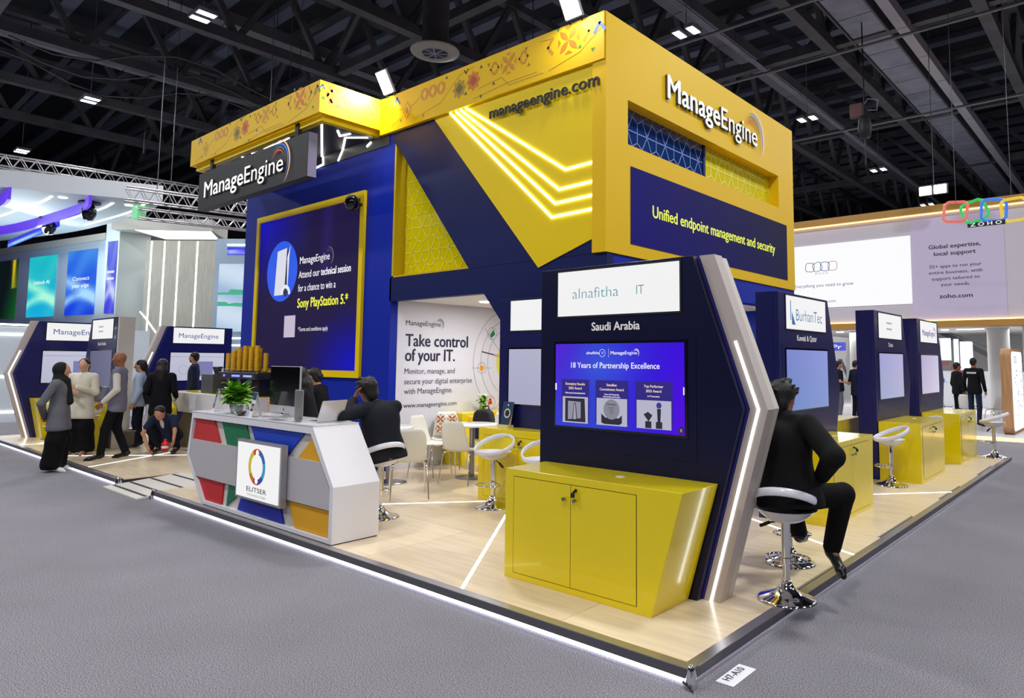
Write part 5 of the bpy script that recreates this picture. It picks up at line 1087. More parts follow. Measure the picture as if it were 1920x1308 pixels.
# man on the large stool (foreground), joints in world axes around the stool
J = dict(pel=(.02, .02, .74), che=(-.02, .03, 1.03), nec=(-.03, .07, 1.27), hea=(-.05, .12, 1.385), shl=(-.22, .13, 1.22), shr=(.19, -.02, 1.215), ell=(-.32, .30, .98), elr=(.41, -.15, 1.03), wrl=(-.18, .48, .88), wrr=(.24, .08, .85),
         hil=(-.07, .06, .70), hir=(.11, -.0, .70), knl=(-.16, .42, .66), knr=(.30, .34, .70), anl=(-.12, .55, .31), anr=(.22, .30, .30), tol=(-.14, .68, .26), tor=(.31, .22, .19))
person('large man in a black suit seated on the bar stool, seen from behind', (-.09, 1.49, PZ), 0, J, vx=.011, skin='brown', top=(20, 20, 22), top_len=.10, bottom=(14, 14, 16), legw=1.2, hair='messy', bulk=1.42, hairc=(14, 12, 14), head_dir=(.30, .95, -.08), hand_n={'r': A_((-.2, .3, -.9)), 'dr': A_((-.5, .85, -.25)), 'l': A_((0, 0, -1.)), 'sr': 1}, curl=.5, hv=.007)
# man at the desk, leaning on his elbow
J = dict(pel=(-.10, .0, .74), che=(-.12, -.02, 1.00), nec=(-.19, -.05, 1.19), hea=(-.27, -.10, 1.325), shl=(-.15, -.20, 1.14), shr=(-.10, .14, 1.15), ell=(-.13, -.47, 1.08), elr=(-.34, .16, .98), wrl=(-.25, -.27, 1.235), wrr=(-.42, -.10, 1.075),
         hil=(-.12, -.08, .70), hir=(-.12, .09, .70), knl=(-.48, -.10, .66), knr=(-.48, .12, .66), anl=(-.46, -.10, .28), anr=(-.46, .12, .28), tol=(-.58, -.10, .24), tor=(-.58, .12, .24))
person('man in a dark jacket slumped at the reception desk, hand on his cheek', (-4.24, 1.02, PZ), 0, J, vx=.012, skin='brown', top=(30, 32, 40), top_len=.14, bottom=(16, 16, 20), hair='messy', bulk=1.3, hairc=(16, 14, 14), head_dir=(-.93, -.22, -.15), hand_n={'l': A_((.6, .7, 0.)), 'dl': A_((.12, .25, .95))}, curl=.45, hv=.007)
# two women behind the computers, seated
J = dict(pel=(0, 0, .62), che=(0, -.06, .90), nec=(0, -.08, 1.09), hea=(0, -.15, 1.235), shl=(.16, -.08, 1.05), shr=(-.16, -.08, 1.05), ell=(.22, -.20, .84), elr=(-.22, -.20, .84), wrl=(.12, -.40, .90), wrr=(-.12, -.40, .90),
         hil=(.08, 0, .60), hir=(-.08, 0, .60), knl=(.1, -.40, .56), knr=(-.1, -.40, .56), anl=(.1, -.38, .16), anr=(-.1, -.38, .16), tol=(.1, -.5, .1), tor=(-.1, -.5, .1))
J1 = {k: A_(v)+A_((0, 0, .20)) for k, v in J.items()}
person('woman with long dark hair in a black jacket behind the desk computer', (-6.02, 1.12, PZ), -.75, J1, skin='tan', top=(24, 24, 30), shirt=(200, 200, 206), hair='long', hairc=(22, 16, 18), fem=True, head_dir=(.1, -.95, -.35))
person('woman with tied-back hair seated against the blue wall', (-7.05, 1.90, PZ), -.9, {k: v-A_((0, 0, .02)) for k, v in J1.items()}, skin='tan', top=(22, 22, 28), hair='bun', hairc=(24, 18, 16), fem=True, head_dir=(-.3, -.95, -.1))
for lb, x, y in (('white bar stool under the long-haired woman behind the desk', -6.02, 1.12), ('white bar stool under the woman against the blue wall', -7.05, 1.90)): dup(ST0, (x, y, PZ), PI/2, lb)
# standing group on the left
J = stand(1.66); J['wrl'] = A_((.05, .17, .84)); J['wrr'] = A_((-.02, .18, .82)); J['ell'] = A_((.25, .15, 1.05)); J['elr'] = A_((-.25, .15, 1.05))
person('woman in a black head scarf and grey blazer standing on the carpet', (-11.15, -.20, 0), 2.55, J, skin='tan', top=(104, 104, 112), top_len=.26, bottom=(12, 12, 14), skirt=True, legw=1.15, hair='hijab', fem=True, shoes=(226, 222, 214), head_dir=(.1, -1, -.05))
J = stand(1.64); J['wrl'] = A_((.02, -.22, 1.16)); J['ell'] = A_((.23, -.02, 1.06)); J['elr'] = A_((-.23, -.02, 1.08)); J['wrr'] = A_((.0, -.24, 1.08))
person('woman in a cream jacket and long black skirt facing the group', (-12.30, .40, PZ), .75, J, skin='fair', top=(222, 216, 196), top_len=.26, bottom=(16, 16, 18), skirt=True, legw=1.1, hair='bun', hairc=(26, 18, 16), fem=True, shoes=(150, 110, 90), shirt=(228, 220, 210), head_dir=(.2, -1, -.05))
J = stand(1.76); J['anl'] = A_((.12, -.17, .09)); J['tol'] = A_((.14, -.32, .03)); J['knl'] = A_((.11, -.12, .50)); J['anr'] = A_((-.1, .14, .09)); J['tor'] = A_((-.12, .0, .03)); J['wrl'] = A_((.22, -.16, .93))
person('bald man in a grey waistcoat, white sleeves and black trousers', (-11.25, .62, PZ), -.55, J, skin='brown', top=(116, 116, 132), top_len=.16, vest=(214, 206, 196), bottom=(18, 18, 22), hair='none', legw=1.05, head_dir=(.15, -1, -.12))
J = stand(1.62); person('woman with dark hair in a pale blue top carrying a backpack', (-12.72, 1.42, PZ), -.5, J, skin='tan', top=(176, 190, 214), top_len=.1, bottom=(24, 28, 44), hair='tail', hairc=(22, 18, 18), fem=True, head_dir=(-.2, -.95, 0))
t = thing('backpack', 'dark backpack worn by the woman in pale blue', 'backpack', (-12.64, 1.56, 1.1)); m = MB(); m.lathe([(0, -.24), (.12, -.22), (.16, -.1), (.16, .08), (.12, .2), (0, .24)], (-12.64, 1.56, 1.12), 14); m.build('body', M('backpack_navy', (26, 30, 44), .7), t)
J = stand(1.64); J['wrl'] = A_((.2, -.25, .95)); J['wrr'] = A_((-.2, -.25, .95)); person('woman with long dark hair in a black suit, seen from behind', (-11.90, 1.50, PZ), -2.1, J, skin='tan', top=(20, 20, 26), top_len=.22, bottom=(16, 16, 20), hair='long', hairc=(30, 22, 20), fem=True)
J = stand(1.80); person('bearded man in a navy suit standing behind the coffee bar', (-14.35, 3.0, PZ), -.45, J, skin='tan', top=(38, 44, 66), top_len=.2, bottom=(30, 34, 50), hair='short', hairc=(26, 18, 16), beard=True, shirt=(226, 226, 232), head_dir=(-.35, -.9, -.05))
J = dict(pel=(0, .12, .30), che=(0, -.06, .52), nec=(0, -.18, .66), hea=(0, -.30, .72), shl=(.17, -.16, .62), shr=(-.17, -.16, .62), ell=(.27, -.30, .42), elr=(-.26, -.30, .38), wrl=(.32, -.42, .30), wrr=(-.12, -.36, .12),
         hil=(.09, .12, .28), hir=(-.09, .12, .28), knl=(.2, -.22, .46), knr=(-.2, -.22, .44), anl=(.14, .06, .10), anr=(-.14, .04, .10), tol=(.16, -.10, .03), tor=(-.16, -.12, .03))
person('man crouching on the floor in a navy and pale sports top', (-11.35, 1.45, PZ), .75, J, skin='tan', top=(34, 42, 70), top_len=.04, sleeve=.3, bottom=(20, 22, 34), hair='short', hairc=(24, 18, 16), shirt=(206, 200, 206), head_dir=(0, -.75, -.65), shoes=(40, 40, 44))
t = thing('red_bottle', 'red spray bottle held by the crouching man', 'bottle', (-10.75, 1.3, .2)); part('body', M('bottle_red', (214, 30, 34), .3), lambda m: m.lathe([(0, 0), (.05, 0), (.055, .14), (.02, .17), (.02, .2), (0, .2)], (-10.80, 1.22, .20), 14), t); part('label', WHITE, lambda m: m.cyl((-10.80, 1.22, .25), (-10.80, 1.22, .29), .0555, seg=14, cap=False), t)
# visitors far right
J = stand(1.75); J['wrl'] = A_((.12, -.26, 1.1)); J['wrr'] = A_((-.1, -.26, 1.1)); person('man in a black T-shirt and grey trousers beyond the right kiosks', (-5.2, 17.6, .05), 2.2, J, vx=.018, skin='tan', top=(22, 24, 28), top_len=.08, sleeve=.3, bottom=(96, 98, 104), hair='short')
J = stand(1.76); J['wrl'] = A_((.15, -.2, 1.0)); person('man in a dark navy suit next to the T-shirted man', (-4.75, 17.75, .05), 2.5, J, vx=.018, skin='tan', top=(24, 28, 48), top_len=.2, bottom=(22, 24, 40), hair='short')
J = stand(1.85); tp_ = person('man in a black shirt with white lettering on the back', (-1.75, 18.2, .05), 2.9, J, vx=.018, skin='brown', top=(20, 20, 24), top_len=.1, bottom=(30, 40, 66), hair='short')
m = MB().mat(flat((220, 220, 224))); fb_ = Fr((0, .125, 1.42), (-1, 0, 0), (0, 0, 1)); m.smooth = False; [m.rect(fb_, -.12+q*.042, -.09+q*.042, 0, .05, .018, .02) for q in range(6)]; m.build('lettering', None, tp_)
J = stand(1.72); person('man half hidden behind the man with lettering on his back', (-2.35, 19.2, .05), 2.2, J, vx=.018, skin='brown', top=(26, 26, 30), top_len=.1, bottom=(24, 26, 34), hair='short')
J = stand(1.72); person('dark-clothed visitor glimpsed beside the Kuwait & Qatar kiosk', (-4.75, 14.6, 0), -.6, J, vx=.018, skin='tan', top=(18, 18, 22), top_len=.2, bottom=(18, 18, 22), hair='long')
# ================================================================== NEIGHBOUR BOOTH, LEFT
HF = Vector((-.64062, .76786, 0)); HR = Vector((.76786, .64062, 0)); C0_ = Vector((CAMLOC[0], CAMLOC[1], 0))
def VF(d, a=0.): return Fr(C0_+HF*d+HR*a, HR, (0, 0, 1))
NB = thing('neighbour_booth', 'pale booth wall with tall blue and teal picture screens, far left', 'booth', tuple(C0_+HF*28+HR*-20), group='booths across the aisles')
R_ = C0_+HF*26+HR*-17.8; ud = (HF*-.4828+HR*.8757).normalized(); WF = Fr(R_, ud, (0, 0, 1))
PALE = M('booth_pale', (190, 204, 220), .6); PALEG = M('booth_grey', (176, 174, 168), .6)
part('wall', PALE, lambda m: m.rect(WF, -14, 0, 0, 6.25, -.2, 0), NB)
part('wall_cap', PALEG, lambda m: m.rect(WF, -14, 0, 6.25, 6.5, -.3, .15), NB)
def swirl(a, b, c_, ph):
    def g(s_, t_):
        v = .5+.5*math.sin(9*(t_+.35*math.sin(3*s_+ph))+ph); w2 = max(0, 1-abs(t_-.42+.25*(s_-.5))*7)+max(0, 1-abs(t_-.3+.4*(s_-.5)**2)*9)
        return mixc(mixc(a, b, t_*.8+.2*v), c_, min(1, w2*.8+.12*v))
    return g
for nm, x0, x1, g, tx in (('picture_screen', -9.9, -6.95, lambda s_, t_: mixc(mixc((10, 20, 24), (20, 120, 40), max(0, s_*1.4-.7-.4*t_)), (230, 200, 30), max(0, 1-abs(s_-.93+.06*t_)*14)*(t_ > .5)), None), ('picture_screen', -5.99, -3.74, swirl((20, 170, 220), (30, 190, 190), (170, 250, 220), .4), ['Unlock AI']), ('picture_screen', -2.88, -.72, swirl((16, 60, 220), (50, 130, 230), (170, 220, 255), 2.), ['Connect', 'your edge'])):
    sc = screen(nm, WF, x0, x1, 3.42, 5.95, g, NB, 16, 30, c=.03)
    if tx:
        m = MB().mat(flat((245, 250, 255), 1.))
        for q, s_ in enumerate(tx): text(m, WF, s_, (x0+x1)/2, 4.78-q*.28, .15, 1.3 if len(tx) == 1 else 1.25, .035, .02, 'CENTER')
        m.build('lettering', None, sc)
part('pillar', M('booth_pillar', (186, 196, 196), .6), lambda m: m.ext(Fr(C0_, HR, HF), [(-17.72, 25.7), (-16.93, 25.3), (-16.4, 26.3), (-17.2, 27)], 0, 6.95), NB)
PF = Fr(C0_+HF*25.7+HR*-17.72, (HR*.79-HF*.4).normalized(), (0, 0, 1)); sc = screen('picture_screen', PF, .22, .80, 3.40, 6.1, swirl((60, 60, 220), (110, 130, 230), (200, 210, 255), 1.), NB, 8, 30, c=.03)
m = MB().mat(flat((245, 250, 255), 1.)); [m.rect(PF, .28+q*.065, .325+q*.065, b, b+.09, .033, .035) for b in (4.65, 4.9) for q in range(7)]; m.build('lettering', None, sc)
LS = thing('light_slab', 'thin ceiling slab with a glowing white underside over the slatted panel', 'canopy', tuple(C0_+HF*26+HR*-14.5+Vector((0, 0, 6.4))), group='booths across the aisles')
HZ = Fr(C0_, HR, HF)
V3_ = lambda a, d, z: C0_+HR*a+HF*d+Vector((0, 0, z))
part('fascia', PALEG, lambda m: m.ext(Fr(C0_+Vector((0, 0, 6.45)), HR, HF), [(-17.0, 24.9), (-13.4, 25.1), (-13.9, 27.2), (-17.0, 27.2)], 0, .42), LS)
part('glow_panel', M('slab_glow', (255, 255, 250), emit=2.2), lambda m: m.ext(Fr(C0_+Vector((0, 0, 6.44)), HR, HF), [(-16.2, 25.0), (-13.5, 25.2), (-14.1, 26.9), (-16.2, 26.9)], 0, .01), LS)
WP = thing('slat_panel', 'tall grey wood panel with thin vertical white light lines', 'panel', tuple(C0_+HF*24.6+HR*-14.1), group='booths across the aisles')
wf = VF(24.5); SLM = M('slat_wood', (172, 170, 158), .6, noise=.12, nscale=4, stretch=(6, 6, .6))
for a, b in ((-15.42, -15.25), (-15.21, -14.78), (-14.74, -14.27), (-14.23, -13.6), (-13.56, -12.8)): part('board', SLM, lambda m: m.rect(wf, a, b, 0, 5.98, -.12, 0), WP)
part('return_side', M('slat_side', (206, 202, 180), .6), lambda m: m.ext(Fr(C0_, HR, HF), [(-12.8, 24.5), (-12.3, 25.4), (-12.5, 25.5), (-13, 24.6)], 0, 5.98), WP)
for x in (-15.23, -14.76, -14.25, -13.58): part('light_line', LED, lambda m: m.rect(wf, x-.022, x+.022, .2, 5.95, -.05, .01), WP)
part('light_line', LED, lambda m: m.strip(wf, [(-15.5, 3.4), (-15.23, 3.1), (-14.85, 2.6)], .04, .002, .012), WP)
RB = thing('pale_screen_wall', 'pale screen with two green bands just left of the blue LED wall', 'screen', tuple(C0_+HF*24.2+HR*-12), group='booths across the aisles')
vf = VF(24.2); part('wall', M('booth_blue', (150, 170, 190), .6), lambda m: m.rect(vf, -12.75, -10.8, 0, 6.0, -.2, 0), RB)
sc = screen('display', vf, -12.6, -11.2, 2.7, 5.1, lambda s_, t_: mixc((150, 180, 214), (206, 222, 240), abs(math.sin(t_*5+s_))), RB, 8, 20, c=.01)
m = MB().mat(flat((70, 200, 160), .7)); m.flat(vf, [(-12.6, 4.08), (-12.25, 4.08), (-12.15, 4.2), (-11.2, 4.15), (-11.2, 4.0), (-12.6, 4.0)], .016); m.flat(vf, [(-12.6, 3.75), (-12.3, 3.75), (-12.1, 3.6), (-11.2, 3.55), (-11.2, 3.7), (-12, 3.72), (-12.6, 3.6)], .016); m.build('green_bands', None, sc)
part('light_line', LED, lambda m: m.rect(vf, -12.35, -11.2, 5.76, 5.80, 0, .02), RB); screen('picture_strip', vf, -12.35, -11.2, 5.42, 5.70, swirl((40, 30, 220), (60, 60, 230), (200, 220, 255), 3), RB, 8, 4, c=.01)
for z in (2.45, 2.2): part('light_line', LED, lambda m: m.rect(vf, -12.5, -11.3, z, z+.04, 0, .02), RB)
# canopy: big curved disc with glowing lines
CN = thing('curved_canopy', 'large curved pale canopy with purple bands and white light lines, upper left', 'canopy', (-28, 0, 6.5), group='booths across the aisles')
OUTC = [(-20.9, 4.4), (-22.2, 4.6), (-23.7, 4.65), (-26.3, 4.5), (-28.4, 4.3), (-30.5, 3.9), (-34, 2.9), (-38, 1.2), (-42, -1.4)]
def curve(k, i0=0., n=26, i1=8.):
    """offset copy of the rim, k metres towards the middle of the canopy"""
    out = []
    for q in range(n+1):
        t = i0+(i1-i0)*q/n; i = min(7, int(t)); f_ = t-i; p = Vector(OUTC[i]).lerp(Vector(OUTC[i+1]), f_)
        # smooth
        a = Vector(OUTC[max(0, i-1)]); b = Vector(OUTC[min(8, i+2)]); p1 = Vector(OUTC[i]); p2 = Vector(OUTC[i+1]); p = .5*((2*p1)+(-a+p2)*f_+(2*a-5*p1+4*p2-b)*f_*f_+(-a+3*p1-3*p2+b)*f_**3)
        d = (Vector((-25.5, -8))-p).normalized(); p = p+d*k; out.append((p.x, p.y))
    return out
CZ = Fr((0, 0, 6.5), (1, 0, 0), (0, 1, 0))
part('slab', M('canopy_grey', (186, 190, 196), .6), lambda m: m.ext(CZ, curve(0)+[(-42, -9), (-27.2, -9), (-24.6, -4)], .0, .5), CN)
def band(m, k, z0, z1, i0, i1, th=.08):
    a = curve(k, i0, 24, i1); b = curve(k+th, i0, 24, i1)
    for q in range(24): m.ext(Fr((0, 0, 0), (1, 0, 0), (0, 1, 0)), [a[q], a[q+1], b[q+1], b[q]], z0, z1)
part('purple_band', M('purple_glow', (84, 30, 214), emit=1.1), lambda m: band(m, 1.75, 6.2, 6.5, .15, 7.5), CN)
part('purple_band', M('purple_glow'), lambda m: band(m, 3.6, 6.15, 6.5, .2, 7.5), CN)
for k in (.35, 1.1, 2.6): part('light_line', LED, lambda m: band(m, k, 6.485, 6.497, .5 if k < 1 else .8, 3.4 if k < 1 else 4.6, .07), CN)
screen('glow_ring', Fr((-24, 3.0, 6.3), (-1, .0, 0), (0, 0, 1)), 2.2, 9.5, -.12, .16, swirl((30, 60, 230), (60, 40, 230), (170, 230, 255), .2), CN, 20, 3, c=.1)
part('green_end', M('green_glow', (120, 220, 150), emit=.8), lambda m: m.box(-22.4, -21.9, 4.05, 4.3, 6.1, 6.5), CN)
for p in ((-22.6, 2.3), (-24.1, 3.4), (-22.2, 3.9)): part('downlight', M('downlight_glow'), lambda m: m.cyl((*p, 6.495), (*p, 6.48), .11, seg=16), CN)
for k, (x, y) in enumerate(((-22.7, 3.0), (-26.6, 2.9))):
    t = thing('moving_head_lamp', ('black moving stage lamp hanging near the right end of the curved canopy', 'black moving stage lamp hanging under the left part of the curved canopy')[k], 'stage lamp', (x, y, 6.5))
    part('base', BLACK, lambda m: m.cyl((x, y, 6.44), (x, y, 6.495), .3, seg=16), t); part('head', BLACKG, lambda m: m.lathe([(0, -.52), (.12, -.5), (.2, -.34), (.21, -.2), (.14, -.06), (.1, 0)], (x, y, 6.44), 18), t)
for p, sx, sy, pw, rt_, cl in ((V3_(-19, 23.5, 3.2), 5, 1.0, 230, (PI, 0, 0), (.75, .95, .95)), (V3_(-18.5, 22.5, 5.9), 4., .5, 110, (1.15, 0, -.8), (.85, .95, 1)), (V3_(-14, 22, 6.2), 2.5, .4, 26, (1.1, 0, .35), (1, 1, .95))):
    area('added_booth_fill', p, sx, sy, pw, rt_, cl)  # unseen fill lamps added to brighten the canopy, wall and slatted panel
# silver lattice trusses
def lat(label, p, q, s_=.3, n=14):
    p = Vector(p); q = Vector(q); t = thing('lattice_truss', label, 'truss', tuple((p+q)/2), group='silver lattice trusses'); d = (q-p).normalized(); sd = d.cross(Vector((0, 0, 1))).normalized()*s_/2; v = Vector((0, 0, s_/2))
    TR = M('truss_silver', (168, 164, 166), .35, .7); cs = [sd+v, sd-v, -sd-v, -sd+v]
    for c_ in cs: part('chord', TR, lambda m: m.cyl(p+c_, q+c_, .028, seg=6), t)
    for i in range(n):
        a = p+(q-p)*(i/n); b = p+(q-p)*((i+1)/n); mid_ = (a+b)/2
        for c1, c2 in ((cs[0], cs[1]), (cs[3], cs[2])): part('brace', TR, lambda m: (m.cyl(a+c1, mid_+c2, .014, seg=4, cap=False), m.cyl(mid_+c2, b+c1, .014, seg=4, cap=False)), t)
        part('brace', TR, lambda m: m.cyl(a+cs[1], b+cs[2], .014, seg=4, cap=False), t)
    for f_ in (.15, .85): part('hanger', DKSTEEL, lambda m: m.cyl(p.lerp(q, f_)+v, p.lerp(q, f_)+Vector((0, 0, 15.6-p.z)), .012, seg=4), t)
V3 = lambda a, d, z: C0_+HR*a+HF*d+Vector((0, 0, z))
lat('silver lattice truss above the curved canopy at the left', V3(-20.2, 20.1, 8.05), V3(-12.6, 27.3, 8.05), .36, 26)
lat('silver lattice truss behind the black sign, upper one', V3(-12.9, 19.4, 6.45), V3(-8.9, 22.6, 6.45), .36, 14)
lat('silver lattice truss behind the black sign, lower one', V3(-13.0, 20.2, 6.05), V3(-8.9, 23.4, 6.05), .30, 14)
t = thing('low_booth', 'low white booth front with light lines at the extreme left edge', 'booth', (-20, 1, 0), group='booths across the aisles')
part('front', M('booth_white', (196, 204, 210), .5), lambda m: m.box(-22.2, -21.9, -2.5, 4.6, 0, 2.6), t)
for z in (2.62, 2.35, 1.2, .25): part('light_line', LED, lambda m: m.box(-21.9, -21.88, -2.4, 3.0, z, z+.05), t)
# ================================================================== RIGHT BOOTH (rings logo)
ZB = thing('grey_booth', 'large pale booth wall with warm light edges and white LED screen on the right', 'booth', (-2.8, 20.5, 3.0), group='booths across the aisles')
ZW = FY(20.)
part('wall', M('booth_lilac', (196, 190, 198), .6), lambda m: m.box(-9.2, 4, 20.0, 20.6, 3.05, 6.4), ZB)
part('lilac_panel', M('booth_lilac2', (198, 188, 212), .6), lambda m: m.rect(ZW, -3.66, -1.12, 3.09, 6.38, 0, .012), ZB)
part('gold_trim', M('gold_brown', (176, 130, 56), .5), lambda m: (m.box(-9.2, 4, 19.75, 20.7, 6.42, 6.62), m.box(-9.2, 4, 19.85, 20.7, 2.86, 3.03)), ZB)
for z in (6.38, 3.045): part('warm_light', M('warm_glow', (255, 206, 130), emit=3.), lambda m: m.box(-9.2, 4, 19.93, 19.98, z, z+.035), ZB)
wsc = screen('display', ZW, -7.62, -3.66, 3.61, 5.78, lambda s_, t_: (246, 246, 250), ZB, 2, 2, c=.03, gain=1.05)
def rings4(m, fr, x, z, s_, c, th, cols, e=0., solid=False):
    for k, col in enumerate(cols):
        a0 = (-.12, .35, -.1, .0)[k]; m.mat(flat(col, e)); cx = x+k*s_*.86; pts = []
        for q in range(32):
            a = 2*PI*q/32; cr = max(abs(math.cos(a)), abs(math.sin(a))); r = s_*.5*min(1/cr, 1.16); pts.append((cx+r*math.cos(a+a0), z+r*math.sin(a+a0)))
        if solid: m.tube([fr.p(*p, .12*(k % 2)) for p in pts], th, 8, True)
        else: m.strip(fr, pts+[pts[0]], th, c)
m = MB(); rings4(m, ZW, -6.9, 5.02, .30, .035, .02, [(214, 60, 90), (20, 150, 120), (30, 110, 210), (240, 190, 140)])
m.mat(flat((40, 80, 130))); text(m, ZW, 'Z O H O', -6.5, 4.76, .05, .45, .035, 0, 'CENTER'); text(m, ZW, 'Everything you need to grow', -7.45, 4.33, .11, 2.0, .035); text(m, ZW, 'zoho.com', -6.6, 3.78, .10, .55, .035); m.build('printed_picture', None, wsc)
m = MB().mat(flat((30, 32, 44))); 
for s_, z, h, wd, b in (('Global expertise,', 5.28, .12, 1.42, .025), ('local support', 5.06, .12, 1.15, .025), ('55+ apps to run your', 4.68, .095, 1.42, .004), ('entire business, with', 4.49, .095, 1.45, .004), ('support tailored to', 4.30, .095, 1.3, .004), ('your needs.', 4.11, .095, .8, .004), ('zoho.com', 3.74, .12, .9, .025)): text(m, ZW, s_, -2.44, z, h, wd, .014, b, 'CENTER')
m.build('lettering', None, ZB)
screen('display', ZW, -.35, 2.2, 3.3, 5.6, lambda s_, t_: mixc((60, 130, 220), (235, 240, 250), min(1, s_*4)), ZB, 6, 2, c=.03)
part('ceiling_panel', M('booth_ceiling', (206, 206, 204), .7), lambda m: m.box(-9.2, 4, 20.6, 31, 2.95, 3.05), ZB)
part('booth_floor', M('booth_floor', (196, 192, 196), .35), lambda m: m.box(-9.2, 4, 15.05, 31, .0, .05), ZB)
part('warm_light', M('warm_glow'), lambda m: m.box(-1.3, 4, 14.98, 15.04, .0, .075), ZB)
part('back_wall', M('booth_back', (212, 212, 210), .7), lambda m: m.box(-14, 4, 31, 31.2, 0, 3.05), ZB)
for x, y in ((-7.9, 22), (-6.6, 24), (-1.9, 23.5), (-.7, 22)): part('column', M('booth_back'), lambda m: m.cyl((x, y, .05), (x, y, 2.95), .33, seg=24), ZB)
for x in (-7.3, -6.8, -4.9, -3.6, -3.1, -2.9, -2.7, -2.5, -1.85): part('downlight', M('downlight_glow'), lambda m: m.box(x-.11, x+.11, 23.9, 24.1, 2.93, 2.949), ZB)
for x in (-7, -4, -1): area('booth_downlight', (x, 24.5, 2.9), 2.2, 2.2, 110)
part('low_wall', M('booth_mid', (184, 188, 196), .6), lambda m: m.box(-6, -1.4, 27.2, 27.3, 0, 1.45), ZB)
m = MB().mat(flat((30, 60, 160))); text(m, FY(27.2), 'control.', -5.35, 1.0, .14, 1.1, .01, .02); m.build('lettering', None, ZB)
SR = thing('stair_with_screens', 'dark staircase with lit panels hanging below it, inside the right booth', 'staircase', (-3.5, 27, 1.5), group='booths across the aisles')
part('stringer', M('stair_dark', (50, 52, 60), .5), lambda m: (m.ext(FY(27.1), [(-4.6, 3.0), (-4.2, 3.0), (-2.0, 1.75), (-2.0, 1.55)], 0, .06), m.ext(FY(26.6), [(-4.2, 3.05), (-4.15, 3.05), (-1.6, 1.85), (-1.6, 1.8)], 0, .04)), SR)
for a, b, z0, z1 in ((-4.55, -4.42, 2.05, 2.75), (-4.39, -4.02, 1.87, 2.74), (-3.92, -3.75, 1.70, 2.70), (-3.70, -3.27, 1.49, 2.60)): part('lit_panel', M('panel_glow', (236, 250, 255), emit=1.3), lambda m: m.rect(FY(27.0), a, b, z0, z1, 0, .05), SR)
for a, z in ((-4.3, 1.75), (-3.95, 1.58), (-3.6, 1.40), (-3.2, 1.25)): part('step_block', M('step_red', (120, 60, 60), .6), lambda m: m.rect(FY(27.05), a-.13, a+.15, z-.08, z+.09, 0, .05), SR)
t = thing('blue_banner', 'blue banner with white letters and a dark photo print below it, in the right booth', 'banner', (-8.6, 30, 1.5))
part('banner', flat((60, 70, 220), .8), lambda m: m.rect(FY(26), -8.35, -7.75, 2.25, 2.6, 0, .03), t); m = MB().mat(flat((240, 240, 250), 1.)); text(m, FY(26), 'Pr', -8.28, 2.32, .18, .36, .035, .02); m.build('lettering', None, t)
screen('photo_print', FY(26), -8.2, -7.75, 1.1, 1.9, lambda s_, t_: mixc((40, 40, 44), (190, 190, 196), .5+.5*math.sin(9*s_+7*t_)), t, 8, 10, c=.03)
part('yellow_lintel', YFAS, lambda m: m.box(-8.9, -7.7, 19.2, 19.7, 2.8, 3.0), t)
plant('small green potted plant on the floor beyond the Kuwait & Qatar kiosk', (-5.35, 16.4, .05), 24, .3, .7, 'pot', 0, 9)
# visitor chairs and table in the right booth
for k, (x, y, rz, lb) in enumerate(((-2.75, 19.2, 2.6, 'leftmost far white chair at the glass table'), (-1.95, 18.55, 2.9, 'far white chair with its back to the aisle at the glass table'), (-1.35, 18.9, -2.4, 'rightmost far white chair at the glass table'), (-2.2, 20.1, .3, 'far white chair behind the glass table'))): dup(C0, (x, y, .05), rz, lb, 'white chairs in the right booth')
t = thing('glass_table', 'round glass table among white chairs in the right booth', 'table', (-2.1, 19.4, .05)); part('tabletop', M('glass'), lambda m: m.cyl((-2.1, 19.4, .78), (-2.1, 19.4, .79), .42, seg=28), t); part('leg', CHROME, lambda m: m.cyl((-2.1, 19.4, .05), (-2.1, 19.4, .78), .04, seg=10), t)
TT = thing('info_totem', 'upright info totem with oak sides and rounded white lit face', 'totem', (-.7, 17, .05)); OAK = M('totem_oak', (178, 134, 90), .5, noise=.25, nscale=3, stretch=(8, 8, .6))
def rr(y0, y1, z0, z1, r): return [(y0+r-r*math.cos(a), z0+r-r*math.sin(a)) for a in [PI/2*q/6 for q in range(7)]]+[(y1-r+r*math.sin(a), z0+r-r*math.cos(a)) for a in [PI/2*q/6 for q in range(7)]]+[(y1-r+r*math.cos(a), z1-r+r*math.sin(a)) for a in [PI/2*q/6 for q in range(7)]]+[(y0+r-r*math.sin(a), z1-r+r*math.cos(a)) for a in [PI/2*q/6 for q in range(7)]]
part('oak_body', OAK, lambda m: m.ext(FX(-.60), rr(16.15, 18.0, .05, 2.12, .2), -.22, 0), TT); part('white_face', M('totem_face', (250, 250, 252), emit=1.0), lambda m: m.ext(FX(-.60), rr(16.22, 17.93, .12, 2.05, .16), .001, .012), TT)
m = MB(); rings4(m, FX(-.588), 16.6, 1.85, .14, .002, .01, [(120, 120, 140)]*4); m.mat(flat((130, 140, 170)))
rnd = random.Random(2)
for q in range(26): a = 16.4+rnd.random()*1.3; b = .3+rnd.random()*1.3; m.rect(FX(-.588), a, a+.03+.1*rnd.random(), b, b+.02, .001, .002)
m.build('print', None, TT)
ZS = thing('ring_logo_sign', 'hanging sign of four coloured linked squares over a black word strip', 'sign', (-1.0, 16, 5.6))
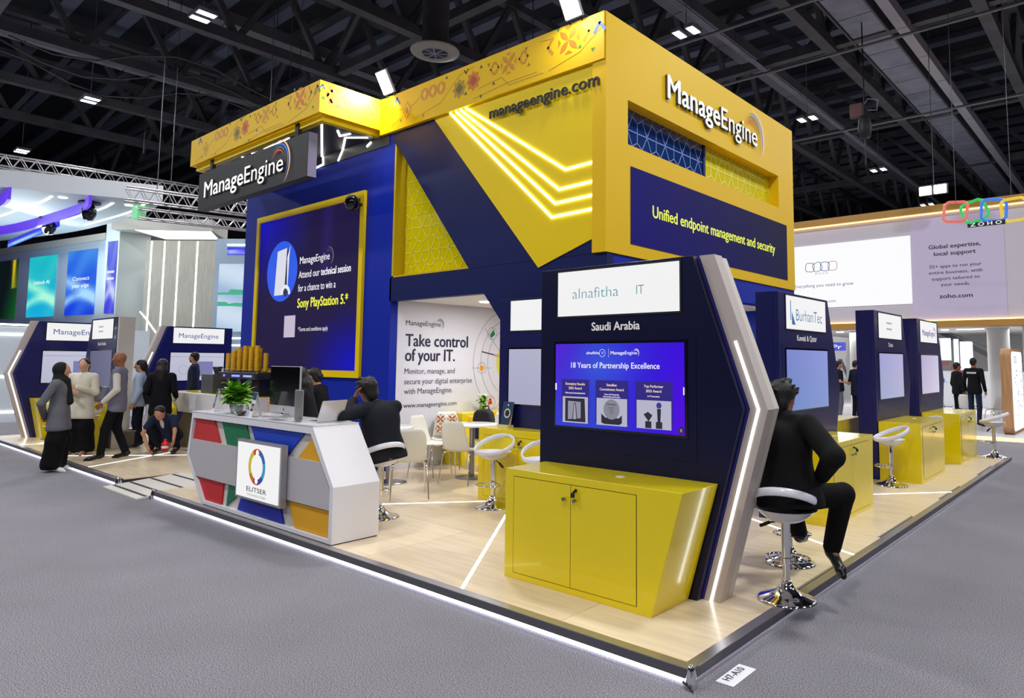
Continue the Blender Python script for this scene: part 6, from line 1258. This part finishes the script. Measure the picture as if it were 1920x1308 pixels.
for k, col in enumerate(((238, 112, 100), (30, 206, 92), (50, 130, 236), (244, 208, 60))):
    m = MB(); a0 = (-.10, .36, -.08, .05)[k]; cx = -1.62+k*.42; pts = []
    for q in range(32):
        a = 2*PI*q/32; cr = max(abs(math.cos(a)), abs(math.sin(a))); r = .26*min(1/cr, 1.2); pts.append((cx+r*math.cos(a+a0), 16+.04*(k % 2)+.05*math.sin(a+k), 5.58-.035*k+r*math.sin(a+a0)))
    m.tube(pts, .036, 8, True); m.build('linked_square', M('ring_%d' % k, col, .4, emit=.85), ZS)
part('word_strip', BLACK, lambda m: m.box(-1.36, -.55, 15.98, 16.02, 5.14, 5.25), ZS); m = MB().mat(flat((250, 250, 250), 1.)); text(m, FY(15.98), 'Z O H O', -.955, 5.155, .08, .68, .004, .02, 'CENTER'); m.build('lettering', None, ZS)
for x in (-1.6, -.4): part('hanging_wire', DKSTEEL, lambda m: m.cyl((x, 16, 5.8), (x, 16, 11.9), .008, seg=4), ZS)
t = thing('stage_lamp', 'bright white stage lamp hanging beside the ring logo sign', 'stage lamp', (-3.2, 19, 6.7))
for k, x in enumerate((-2.92, -2.52)): part('lit_face', M('flood_glass'), lambda m: m.box(x-.16, x+.16, 18.8, 18.84, 6.75, 7.0), t)
part('housing', BLACK, lambda m: m.box(-3.1, -2.34, 18.85, 19.0, 6.75, 7.05), t); part('hanger', DKSTEEL, lambda m: m.cyl((-2.7, 18.9, 7.05), (-2.7, 18.9, 11.9), .012, seg=4), t)
t = thing('chain_hoist', 'black chain hoist bag with looped cables hanging above the right booth', 'hoist', (-4.2, 17.5, 9)); part('bag', BLACK, lambda m: m.lathe([(0, -.5), (.16, -.46), (.2, -.2), (.17, .1), (.1, .2), (0, .22)], (-4.2, 17.5, 8.9), 12), t); part('motor', M('hoist_red', (80, 46, 40), .6), lambda m: m.box(-4.6, -4.25, 17.4, 17.6, 9.1, 9.5), t); part('cable', M('pipe_pale'), lambda m: m.tube([(-4.3, 17.5, 9.3), (-4.1, 17.5, 9.6), (-3.8, 17.5, 9.5), (-3.85, 17.5, 9.2), (-4.1, 17.5, 9.25)], .018, 6), t); part('chain', BLACK, lambda m: m.cyl((-4.2, 17.5, 7.6), (-4.2, 17.5, 12), .02, seg=5), t)
